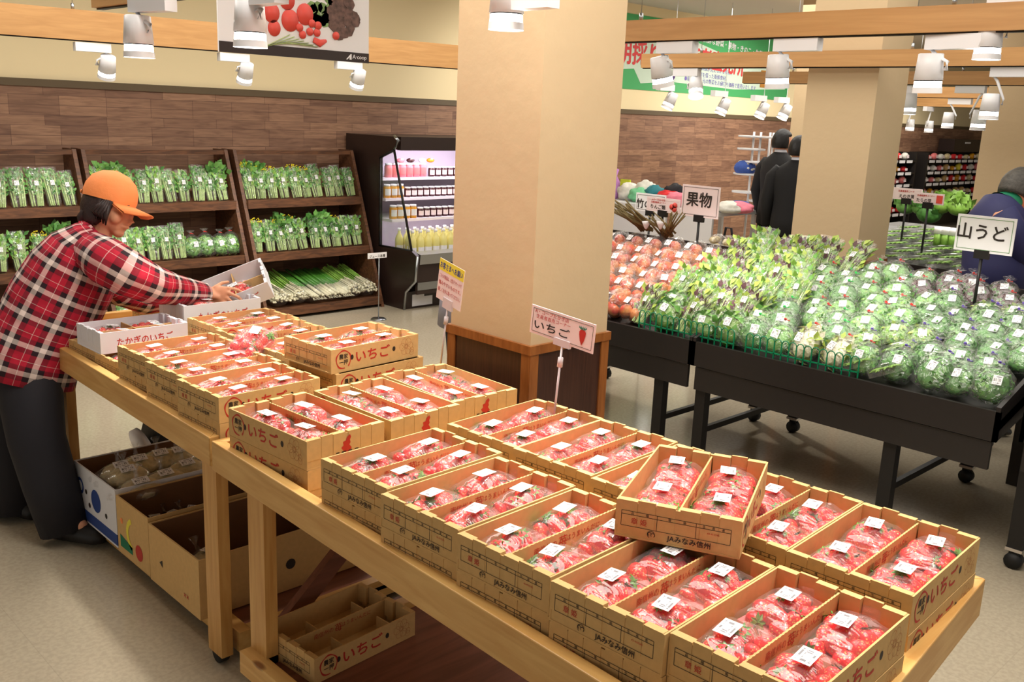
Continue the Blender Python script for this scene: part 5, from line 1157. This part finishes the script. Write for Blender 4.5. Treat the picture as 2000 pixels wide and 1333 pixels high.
P = [(22, 700, 4.06, .15, .14), (14, 800, 4.12, .118, .11), (16, 880, 4.15, .108, .10), (34, 1000, 4.18, .098, .095)]; q.loft(W(P), [(a[3], a[4]) for a in P], 20, up=tuple(FW)); obj('trousers', q, 'trousers_dark', t)
for P, s_ in (([(112, 1030, 3.98), (150, 1036, 3.96), (190, 1034, 3.92), (204, 1036, 3.91)], 1), ([(26, 1000, 4.2), (50, 1002, 4.17), (72, 1004, 4.13)], .95)):
    q = MB(); PP = W(P); PP = [Vector((p.x, p.y, .045)) for p in PP]; q.loft(PP, [(.045, .045), (.048, .044), (.048, .034), (.030, .022)][:len(PP)], 14); shn = obj('shoe', q, 'shoe_black', t)
    q = MB(); q.loft([p+Vector((0, 0, .028)) for p in PP[:2]], [(.040, .018)]*2, 12); obj('shoe_trim', q, 'pink_accent', shn)
# ---- simple standing builder for the others
def stand(label, base, ang, coat, legs, hairm, h=1.72, extra=None, lean=0, glance=0, arm_mat=None):
    t = thing('person', label, 'person', base, ang); k = h/1.72
    M = Matrix.Translation((.02*k+lean*.25, 0, 1.60*k)) @ Matrix.Rotation(glance, 4, 'Z') @ Matrix.Scale(k, 4)
    hp = put_head(t, M, hairm)
    S = lambda *a: [Vector((x*k+lean*max(0, z-.95)*.35, y*k, z*k)) for x, y, z in a]
    nodes = list(zip(S((0, 0, .95), (0, 0, 1.15), (0, 0, 1.38), (0, 0, 1.48), (.01, 0, 1.56), (0, .17, 1.40), (-.02, .24, 1.12), (.06, .25, .88), (.08, .25, .80), (0, -.17, 1.40), (-.02, -.24, 1.12), (.06, -.25, .88), (.08, -.25, .80), (0, .09, .90), (.02, .10, .48), (0, .10, .07), (.13, .10, .03), (0, -.09, .90), (.02, -.10, .48), (0, -.10, .07), (.13, -.10, .03)),
                     [.12, .11, .11, .055, .05, .06, .04, .028, .034, .06, .04, .028, .034, .09, .06, .04, .035, .09, .06, .04, .035]))
    e = [(0, 1), (1, 2), (2, 3), (3, 4), (2, 5), (5, 6), (6, 7), (7, 8), (2, 9), (9, 10), (10, 11), (11, 12), (0, 13), (13, 14), (14, 15), (15, 16), (0, 17), (17, 18), (18, 19), (19, 20)]
    parts = [hp, grow(nodes, e, 1)]
    for s in (-1, 1):
        for j in range(4):
            q = MB(); P = S((.065+.014*j, s*.25, .81), (.075+.014*j, s*.245, .76), (.07+.014*j, s*.235, .725)); q.loft(P, [.009, .008, .006], 6); parts.append((q.v, [tuple(f) for f in q.f]))
        q = MB(); q.loft(S((.06, s*.24, .86), (.10, s*.215, .81), (.105, s*.21, .78)), [.010, .009, .007], 6); parts.append((q.v, [tuple(f) for f in q.f]))
    put('body', fuse(parts, .010, 'skin', 'body'), t)
    q = MB(); q.loft(S((0, 0, .80), (0, 0, .95), (0, 0, 1.12), (0, 0, 1.30), (0, 0, 1.40), (0, 0, 1.47), (0, 0, 1.51)), [(.20, .145), (.195, .14), (.185, .13), (.215, .135), (.215, .12), (.12, .085), (.065, .065)], 24, up=(1, 0, 0)); ct = obj('jacket', q, coat, t)
    for s in (-1, 1):
        q = MB(); q.loft(S((0, s*.15, 1.42), (0, s*.21, 1.34), (-.02, s*.245, 1.12), (.055, s*.25, .88)), [.06, .075, .062, .048], 14, up=(1, 0, 0)); obj('sleeve', q, coat, ct)
    q = MB(); q.loft(S((0, 0, 1.49), (.0, 0, 1.535)), [.066, .058], 16); obj('shirt_collar', q, 'shirt_white', t)
    q = MB()
    for s in (-1, 1): q.loft(S((0, s*.08, .92), (.02, s*.10, .5), (0, s*.10, .06)), [.11, .09, .075], 14, up=(1, 0, 0))
    obj('trousers', q, legs, t)
    for s in (-1, 1):
        q = MB(); q.loft(S((-.06, s*.10, .035), (.05, s*.10, .04), (.19, s*.10, .03)), [(.04, .035), (.045, .038), (.03, .02)], 12); obj('shoe', q, 'shoe_black', t)
    if extra: extra(t, S)
    return t
va = math.atan2(.712, .702)      # heading of the line of sight
p = atd(1545, 440, 9.0); stand('person in black suit seen from behind, nearer of the two men', (p.x, p.y, 0), va-.45, 'suit', 'suit', 'hair_black', 1.70, glance=-.5)
p = atd(1510, 440, 9.75); stand('person in black suit turned right, behind the other suited man', (p.x, p.y, 0), va-1.0, 'suit', 'suit', 'hair_black', 1.75, glance=-.2)
p = atd(908, 600, 5.1); stand('person in grey top and dark trousers mostly hidden behind the near column', (p.x, p.y, 0), va-pi/2, 'grey_cloth', 'trousers_dark', 'hair_black', 1.5, lean=1.7)
# man at the right edge, bending over the produce
t = thing('person', 'person in navy jacket with green collar bending at the right picture edge', 'person', (5.45, 1.75, 0)); O_ = Vector((5.45, 1.75, 0))
cen = atd(1990, 372, 5.6)-O_; fw = (RT*.85+DN*.42+FW*.15).normalized(); upv = (-DN*.9+RT*.4); y_ = upv.cross(fw).normalized(); z_ = fw.cross(y_).normalized()
HM = Matrix(((fw.x, y_.x, z_.x, cen.x), (fw.y, y_.y, z_.y, cen.y), (fw.z, y_.z, z_.z, cen.z), (0, 0, 0, 1)))
hp = put_head(t, HM, 'hair_grey')
nd = [((1938, 600, 5.62), .12), ((1940, 520, 5.6), .11), ((1950, 430, 5.6), .11), ((1966, 398, 5.6), .06), ((1980, 384, 5.6), .05), ((1955, 425, 5.42), .055), ((1985, 480, 5.42), .04), ((1996, 520, 5.5), .028), ((2008, 530, 5.5), .033),
      ((1955, 425, 5.78), .055), ((2010, 470, 5.8), .04), ((2040, 510, 5.7), .028), ((2052, 515, 5.7), .033), ((1930, 640, 5.55), .09), ((1905, 760, 5.55), .06), ((1880, 850, 5.62), .04), ((1945, 640, 5.75), .09), ((1930, 760, 5.8), .06), ((1915, 840, 5.85), .04)]
ed = [(0, 1), (1, 2), (2, 3), (3, 4), (2, 5), (5, 6), (6, 7), (7, 8), (2, 9), (9, 10), (10, 11), (11, 12), (0, 13), (13, 14), (14, 15), (0, 16), (16, 17), (17, 18)]
parts = [hp, grow([(atd(*p)-O_, r) for p, r in nd], ed, 1)]
for j in range(4): parts.append(finger([(2004, 524+4*j), (2014, 528+4*j), (2019, 538+3*j)], .009, (5.5, 5.49, 5.5)))
put('body', fuse(parts, .009, 'skin', 'body'), t)
q = MB(); P = [(1972, 394, 5.6, .06, .065), (1960, 402, 5.6, .12, .15), (1950, 428, 5.6, .165, .20), (1945, 470, 5.6, .17, .20), (1942, 520, 5.6, .17, .20), (1938, 590, 5.6, .18, .20)]
q.loft(W(P), [(a[3], a[4]) for a in P], 26, up=tuple(FW)); ct = obj('jacket', q, 'navy', t)
q = MB(); P = [(1952, 422, 5.44, .10), (1978, 460, 5.40, .085), (1988, 494, 5.44, .07), (1996, 516, 5.49, .052)]; q.loft(W(P), [a[3] for a in P], 14, up=tuple(FW)); obj('sleeve', q, 'navy', ct)
q = MB(); P = [(1955, 422, 5.76, .085), (2008, 468, 5.8, .07), (2038, 506, 5.7, .045)]; q.loft(W(P), [a[3] for a in P], 14, up=tuple(FW)); obj('sleeve', q, 'navy', ct)
q = MB(); P = [(1980, 386, 5.6), (1967, 398, 5.6), (1962, 402, 5.6)]; q.loft(W(P), [(.060, .066), (.085, .09), (.10, .12)], 20, up=tuple(FW), caps=False); obj('collar', q, 'green_collar', ct)
q = MB(); P = [(1990, 412, 5.58), (1994, 440, 5.58), (1990, 475, 5.58)]; q.loft(W(P), [(.035, .12), (.04, .14), (.035, .14)], 14, up=tuple(FW)); obj('orange_front', q, 'orange_cloth', ct)
q = MB()
for P in ([(1932, 590, 5.55, .13), (1905, 760, 5.55, .09), (1880, 855, 5.62, .08)], [(1945, 590, 5.7, .13), (1930, 760, 5.8, .09), (1915, 845, 5.85, .08)]): q.loft(W(P), [a[3] for a in P], 14, up=tuple(FW))
obj('trousers', q, 'trousers_dark', t)
for P in ((1875, 868, 5.62), (1912, 852, 5.85)):
    c = atd(*P)-O_; q = MB().loft([(c.x-.05, c.y, .04), (c.x+.06, c.y-.06, .045), (c.x+.14, c.y-.12, .03)], [(.04, .035), (.045, .038), (.03, .02)], 12); obj('shoe', q, 'shoe_black', t)
# ================================================================ things on the lower shelf of the far table
def open_box(name, label, x0, x1, y0, y1, z0, z1, mat, th=.006):
    t = thing(name, label, 'box', (x0, y0, z0)); a, b_, c = x1-x0, y1-y0, z1-z0
    q = MB().box(0, a, 0, b_, 0, th); q.box(0, th, 0, b_, th, c); q.box(a-th, a, 0, b_, th, c); q.box(th, a-th, 0, th, th, c); q.box(th, a-th, b_-th, b_, th, c); obj('box_body', q, mat, t)
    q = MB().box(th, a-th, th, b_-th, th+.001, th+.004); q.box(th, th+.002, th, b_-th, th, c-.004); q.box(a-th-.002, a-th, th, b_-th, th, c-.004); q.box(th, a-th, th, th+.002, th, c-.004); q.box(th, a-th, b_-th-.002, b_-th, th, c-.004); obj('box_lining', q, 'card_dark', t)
    return t
Z0 = .084
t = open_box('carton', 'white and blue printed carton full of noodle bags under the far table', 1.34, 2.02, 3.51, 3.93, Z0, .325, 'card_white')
q = MB().box(-.0012, 0, .0, .42, .01, .055); q.box(0, .30, -.0012, 0, .01, .055); obj('blue_band', q, 'ink_blue', t)
q = MB(); ring(q, (-.001, .20, .13), (0, 1, 0), (0, 0, 1), .048, .0, 0, 20); obj('blue_emblem', q, 'ink_blue', t); q = MB(); ring(q, (-.001, .36, .15), (0, 1, 0), (0, 0, 1), .035, .022, 0, 20); obj('blue_emblem', q, 'ink_blue', t)
q = MB(); q.quad((.02, -.001, .07), (.12, -.001, .07), (.20, -.001, .17), (.08, -.001, .17)); obj('yellow_stripe', q, 'yellow_paper', t)
q = MB()
for y, z in ((.10, .10), (.27, .09), (.30, .14)): ring(q, (-.0012, y, z), (0, 1, 0), (0, 0, 1), .011, 0, 0, 12)
obj('hand_hole', q, 'ink', t)
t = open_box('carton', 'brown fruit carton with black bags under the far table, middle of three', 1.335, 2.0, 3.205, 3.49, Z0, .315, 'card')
q = MB(); ring(q, (-.001, .09, .06), (0, 1, 0), (0, 0, 1), .032, 0, 0, 16); obj('red_print', q, 'ink_red', t); q = MB(); ring(q, (-.001, .24, .14), (0, 1, 0), (0, 0, 1), .012, 0, 0, 12); obj('orange_print', q, 'orange_cloth', t)
q = MB(); ring(q, (-.001, .13, .11), (0, 1, 0), (0, 0, 1), .07, .05, 0, 20, (-1.2, 1.2)); obj('yellow_print', q, 'yellow_paper', t); q = MB(); q.quad((-.001, .26, .03), (-.001, .15, .03), (-.001, .15, .06), (-.001, .26, .08)); obj('green_print', q, 'green_collar', t)
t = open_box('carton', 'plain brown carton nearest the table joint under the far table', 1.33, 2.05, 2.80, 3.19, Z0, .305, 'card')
q = MB(); ring(q, (-.001, .29, .10), (0, 1, 0), (0, 0, 1), .016, 0, 0, 3); put_text(q, '××', (-.0012, .10, .05), (0, -1, 0), (0, 0, 1), .035, 1, 0); ring(q, (.35, -.001, .10), (1, 0, 0), (0, 0, 1), .02, 0, 0, 14); obj('marks', q, ['ink', 'ink_red'], t)
def pillow(k, mat, fmat):
    t = thing('filled_bag', 'x', 'bag', group='noodle bags in the white carton'); q = MB(); q.ell((0, 0, .03), (.075, .055, .032), 16, 9, 0, lambda d: 1+.08*noise.noise(d*3+Vector((k, 0, 0)))); obj('contents', q, mat, t)
    q = MB(); q.ell((0, 0, .031), (.082, .061, .037), 16, 9, 0, lambda d: 1+.12*noise.noise(d*4+Vector((k, 5, 0)))+(.5*max(0, -d.x)**12)); q.loft([(.0, .045, .05), (.0, .058, .072), (.0, .066, .095)], [.01, .006, .018], 8, caps=False); obj('bag_film', q, fmat, t)
    q = MB(); q.quad((-.026, -.02, .070), (.026, -.02, .070), (.026, .02, .070), (-.026, .02, .070)); obj('price_label', q, 'price_label', t); return Stock(t)
NB = [pillow(i, 'noodle', 'film') for i in range(2)]; DB = pillow(5, 'dark_purple', 'dark_film')
for i, (px, py) in enumerate([(197, 930), (231, 911), (272, 897), (313, 886), (350, 880)]): p = atz(px, py, .33); NB[i % 2].place((min(1.90, max(p.x, 1.46)), p.y, .268), (.25, -.05, radians(-8)), 'noodle bag, back row of the white carton, %s from left' % ORD[i], 'noodle bags in the white carton', 1.12)
for i, (px, py) in enumerate([(226, 955), (272, 944), (320, 928), (362, 908)]): p = atz(px, py, .33); NB[i % 2].place((min(1.90, max(1.455, p.x+.02)), p.y+.03, .258), (.2, -.05, radians(-5)), 'noodle bag, front row of the white carton, %s from left' % ORD[i], 'noodle bags in the white carton', 1.12)
for i, (px, py) in enumerate([(300, 1012), (335, 1004), (372, 995)]): p = atz(px, py, .20); DB.place((p.x, p.y, .145), (.1, .1, .5*i), 'black filled bag, %s from left in the middle carton' % ORD[i], 'black bags in the middle carton', .9)
p = atz(410, 1088, .18); NB[0].place((p.x, p.y, .135), (0, 0, .4), 'single noodle bag lying in the plain brown carton', None)
t = thing('kitchen_scale', 'grey weighing scale with square plate on the floor behind the white carton', 'scale', (1.93, 4.33, 0)); 
q = MB().hexa([(-.15, -.12, 0), (.15, -.12, 0), (.15, .12, 0), (-.15, .12, 0)], [(-.07, -.08, .33), (.07, -.08, .33), (.07, .08, .33), (-.07, .08, .33)]); obj('scale_body', q, 'black_metal', t)
q = MB().loft([(-.115, 0, .17), (-.145, 0, .16)], [.10, .10], 24, up=(0, 0, 1)); obj('dial', q, 'paper', t); obj('plate', MB().box(-.17, .17, -.15, .15, .335, .35), 'steel', t)
# ================================================================ textile table, white rack
def ctable(name, label, x0, x1, y0, y1, z, mat):
    t = thing(name, label, 'table', (x0, y0, 0)); a, b_ = x1-x0, y1-y0
    obj('table_top', MB().box(0, a, 0, b_, z-.04, z), mat, t); obj('front_panel', MB().box(.02, .04, .02, b_-.02, .25, z-.04), mat, t)
    for x in (.04, a-.08):
        for y in (.04, b_-.08): obj('leg', MB().box(x, x+.04, y, y+.04, 0, z-.04), mat, t)
    return t
ctable('white_table', 'white table of folded cloths and bags below the brown wall', 8.0, 8.9, 5.95, 6.9, .93, 'white_metal')
ctable('white_table', 'white table of craft goods left of the suited men', 8.0, 8.9, 5.38, 5.90, .93, 'white_metal')
cols = {'cloth_red': (214, 40, 44), 'cloth_pink': (236, 130, 150), 'cloth_teal': (40, 120, 130), 'cloth_white': (226, 224, 214), 'cloth_mint': (120, 200, 150), 'cloth_black': (30, 28, 34), 'cloth_lime': (206, 220, 60), 'cloth_lilac': (190, 130, 200), 'cloth_blue': (60, 90, 170)}
for k_, c_ in cols.items(): plain(k_, c_, .8, noise_amt=.15, scale=18)
def cloth(px, py, X, sx, sy, sz, mat, label, seed, tall=False):
    p = atx(px, py, X); t = thing('folded_cloth', label, 'cloth', (p.x, p.y, .93 if not tall else .93), 0, None); q = MB()
    q.ell((0, 0, sz*.85), (sx, sy, sz), 18, 12, 0, lambda d: 1+.35*noise.noise(d*2.3+Vector((seed, 0, 0)))); 
    q.v = [(a, b_, max(.001, c)) for a, b_, c in q.v]; obj('cloth', q, mat, t)
cl = [(1250, 374, 'cloth_mint', 'mint cloth on the white textile table'), (1228, 366, 'cloth_white', 'white patterned cloth left of the mint cloth'), (1262, 358, 'cloth_white', 'pale rumpled cloth behind the mint cloth'), (1305, 366, 'cloth_red', 'bright red cloth on the white textile table'),
      (1280, 356, 'cloth_teal', 'teal cloth pyramid on the white textile table'), (1318, 372, 'cloth_black', 'black cloth right of the red one'), (1322, 358, 'cloth_pink', 'pink striped cloth behind the red one')]
for i, (px, py, m_, lb) in enumerate(cl): cloth(px, py+12, 8.25+.06*(i % 3), .12, .13, .08+.02*(i % 3), m_, lb, i*3)
for i, (px, py, m_, lb) in enumerate([(1425, 390, 'cloth_white', 'heap of white wrapped goods right of the fruit sign'), (1445, 392, 'cloth_pink', 'pale pink wrapped goods beside the white heap'), (1440, 398, 'cloth_blue', 'blue-edged flat pack before the white heap')]): cloth(px, py+8, 8.2+.1*i, .14, .15, .06, m_, lb, 40+i)
p = atx(1220, 350, 8.3); t = thing('patterned_bag', 'lime patterned bag standing at the left of the textile table', 'bag', (8.3, p.y, .93)); q = MB().hexa([(0, -.07, 0), (.05, -.07, 0), (.05, .07, 0), (0, .07, 0)], [(.01, -.065, .22), (.03, -.065, .22), (.03, .065, .22), (.01, .065, .22)]); obj('bag_cloth', q, 'cloth_lime', t)
p = atx(1206, 340, 8.3); t = thing('gift_bag', 'white and lilac gathered gift bag beside the lime bag', 'bag', (8.3, p.y+.03, .93)); q = MB(); q.lathe([(.05, 0), (.07, .06), (.06, .18), (.02, .25), (.04, .32), (.01, .33)], 12); obj('bag_cloth', q, 'cloth_lilac', t)
p = atx(1422, 470, 7.9); t = thing('tote_bag', 'grey tote bag with black handle hanging before the white table', 'bag', (7.93, p.y, .42)); q = MB(); q.ell((-.0, 0, .14), (.05, .16, .15), 14, 9); obj('bag_body', q, 'grey_cloth', t); q = MB(); q.loft([(-.03, -.06, .24), (-.04, -.03, .40), (-.04, .03, .40), (-.03, .06, .24)], [.012]*4, 8); obj('bag_handle', q, 'cloth_black', t)
t = thing('wire_rack', 'white tiered display rack of round shelves by the suited men', 'rack', (8.95, 5.52, 0)); R0 = Vector((8.95, 5.52, 0)); q = MB()
for dx, dy in ((0, .0), (.06, .12), (-.02, -.16), (.1, -.05)): q.tube((dx, dy, 0), (dx, dy, 1.72), .012, 8)
obj('poles', q, 'white_metal', t)
for i, (z, oy) in enumerate(((1.66, .10), (1.66, -.18), (1.53, .10), (1.40, .0), (1.27, .12), (1.08, .12), (1.00, -.1))):
    q = MB(); q.loft([(0, oy, z), (0, oy, z+.02)], [(.16, .10)]*2, 18); obj('round_shelf', q, 'white_metal', t)
t = thing('cloth_hat', 'blue and white patterned cloth hat on the white rack', 'hat', (8.93, 5.66, 1.29)); q = MB(); q.ell((0, 0, .05), (.11, .12, .085), 16, 10); q.v = [(a, b_, max(0, c)) for a, b_, c in q.v]; obj('crown', q, 'cloth_blue', t); q = MB()
for i in range(14): a = rb.random()*6.28; z = rb.random()*.09+.03; r_ = .105*sqrt(max(.1, 1-(z/.14)**2)); q.ell((r_*cos(a), r_*1.1*sin(a), z), (.02, .02, .014), 6, 4)
obj('white_flowers', q, 'cloth_white', t)
# boxes of clear-wrapped mushrooms between lettuce and suited men
t = thing('low_stand', 'low dark stand of wrapped potatoes in front of the suited men', 'stand', (6.4, 3.65, 0)); obj('stand_body', MB().box(0, .6, 0, .75, 0, .80), 'black_board', t)
for i in range(7):
    t = thing('root_bag', 'pale bag of potatoes before the suited men, %s from left' % ORD[6-i], 'bag', (6.5, 3.72+i*.10, .80), 0, 'bags of potatoes on the low stand'); q = MB()
    for j in range(6): q.ell((rb.uniform(-.04, .08), rb.uniform(-.04, .04), .03+.05*(j > 3)), (.035, .03, .028), 8, 6)
    obj('potatoes', q, 'noodle', t); q = MB(); q.ell((.02, 0, .06), (.09, .075, .075), 14, 9, 0, lambda d: 1+.15*noise.noise(d*3+Vector((i, 0, 0)))); obj('bag_film', q, 'film', t)
# ================================================================ far rack of wrapped greens behind the middle column
t = thing('produce_table', 'far sloped table of wrapped green packs between the right columns', 'table', (6.35, 1.9, 0)); q = MB().hexa([(0, 0, .86), (1.3, 0, 1.0), (1.3, 1.6, 1.0), (0, 1.6, .86)], [(0, 0, .90), (1.3, 0, 1.04), (1.3, 1.6, 1.04), (0, 1.6, .90)]); obj('sloped_board', q, 'black_board', t)
obj('front_panel', MB().box(-.02, 0, 0, 1.6, .74, .93), 'black_board', t)
for x in (.05, 1.2):
    for y in (.06, 1.5): obj('leg', MB().box(x, x+.05, y, y+.05, 0, .88), 'black_metal', t)
for ri in range(6):
    for ci in range(8):
        x = 6.45+ri*.20; y = 3.18-ci*.165
        if y < 2.0: continue
        SP_.place((x, y, .915+.11*(x-6.35)), (0, -.15, -pi/2+rb.uniform(-.1, .1)), 'small clear pack on the far table, %s row back, %s from left' % (ORD[ri], ORD[ci]), 'clear packs on the far table', (1.0, 1.35, 1.2))
for i, (px, py, r_, m_, lb) in enumerate(((1770, 402, .08, 'leaf_mid', 'left round cabbage at the back of the far table'), (1800, 404, .08, 'leaf_mid', 'middle round cabbage at the back of the far table'), (1838, 400, .085, 'leaf_light', 'bright lettuce head behind the far packs'), (1872, 404, .085, 'leaf_light', 'lettuce head nearest the right column'), (1815, 416, .10, 'leaf_dark', 'dark leafy bunch before the lettuce heads'))):
    p = atx(px, py, 7.75); t = thing('cabbage_head', lb, 'vegetable', (p.x, p.y, p.z-.1)); q = MB(); q.ell((0, 0, .1), (r_, r_, r_*.85), 14, 10)
    for k in range(50):
        a = rb.uniform(0, 6.28); z = rb.uniform(-.3, 1); s_ = sqrt(max(0, 1-z*z)); d = Vector((s_*cos(a), s_*sin(a), z)); leaf(q, d*r_*.9+Vector((0, 0, .1)), (rb.uniform(-1, 1), rb.uniform(-1, 1), 1), d, .07, .07, 0, .3)
    obj('leaves', q, m_, t)
t = thing('low_stand', 'dark stand carrying cabbages behind the far green packs', 'stand', (7.68, 1.9, 0)); obj('stand_body', MB().box(0, .5, 0, 1.7, 0, 1.03), 'black_board', t)
for i in range(3):
    p = atx(1833+i*15, 420+0*i, 6.9); t = thing('asparagus_bundle', 'white-capped green bundle on the far table, %s from left' % ORD[i], 'vegetable', (6.95, p.y, 1.0)); q = MB().tube((0, 0, 0), (0, 0, .10), .03, 10); obj('stalks', q, 'leaf_light', t); q = MB().tube((0, 0, .09), (0, 0, .14), .034, 10); obj('paper_cap', q, 'paper', t)
t = thing('red_basket', 'red basket at the right edge beyond the dusky bags', 'basket', (5.44, 1.25, .90)); q = MB().hexa([(-.15, -.25, 0), (.15, -.25, 0), (.15, .2, 0), (-.15, .2, 0)], [(-.18, -.28, .12), (.18, -.28, .12), (.18, .24, .12), (-.18, .24, .12)]); obj('basket_body', q, 'banner_red', t)
t = thing('low_stand', 'dark stand under the red basket at right', 'stand', (5.235, .9, 0)); obj('stand_body', MB().box(0, .4, 0, .65, 0, .898), 'black_board', t)
# far black shelves with packs
def far_shelf(x0, x1, label, seed):
    t = thing('dark_shelf', label, 'shelf', (x0, 7.45, 0)); L_ = x1-x0; obj('back_panel', MB().box(0, L_, .33, .35, 0, 1.42), 'black_board', t)
    for x in (0, L_-.04): obj('side_panel', MB().box(x, x+.04, 0, .33, 0, 1.42), 'black_board', t)
    r = random.Random(seed)
    for k, z in enumerate((.35, .62, .86, 1.07, 1.28)):
        obj('shelf_board', MB().box(.04, L_-.04, 0, .33, z-.03, z), 'black_board', t); q = MB(); n = int((L_-.1)/.30)
        for i in range(n): q.box(.10+i*.30, .32+i*.30, -.006, 0, z-.045, z+.005)
        tg_ = obj('price_strip', q, 'paper', t)
        for i in range(n):
            c_ = ['honey', 'tray_pink', 'noodle', 'cloth_white', 'cloth_red', 'yellow_paper', 'card'][r.randrange(7)]; w_, h = .22, .10+.05*r.random()
            o = thing('snack_pack', 'small pack on %s, %s level from bottom, %s from left' % (label.split(',')[0], ORD[k], ORD[i]), 'pack', (x0+.21+i*.30, 7.55, z), 0, 'packs on the far dark shelves'); q = MB(); q.ell((0, 0, h*.5), (w_*.5, .06, h*.5), 10, 7); obj('pack_body', q, c_, o)
            q = MB().quad((-.05, -.062, h*.3), (.05, -.062, h*.3), (.05, -.058, h*.7), (-.05, -.058, h*.7)); obj('pack_print', q, 'pink_paper', o)
far_shelf(15.9, 17.3, 'left far dark shelf, behind the middle column', 3); far_shelf(17.75, 20.8, 'right far dark shelf, between the columns', 4)
t = thing('dark_cabinet', 'dark cabinet top above the right far shelf', 'cabinet', (19.0, 7.5, 1.43)); obj('cabinet_body', MB().box(0, 1.7, 0, .3, 0, .24), 'fridge_dark', t); obj('plate', MB().box(.5, .75, -.01, 0, .16, .19), 'white_metal', t)
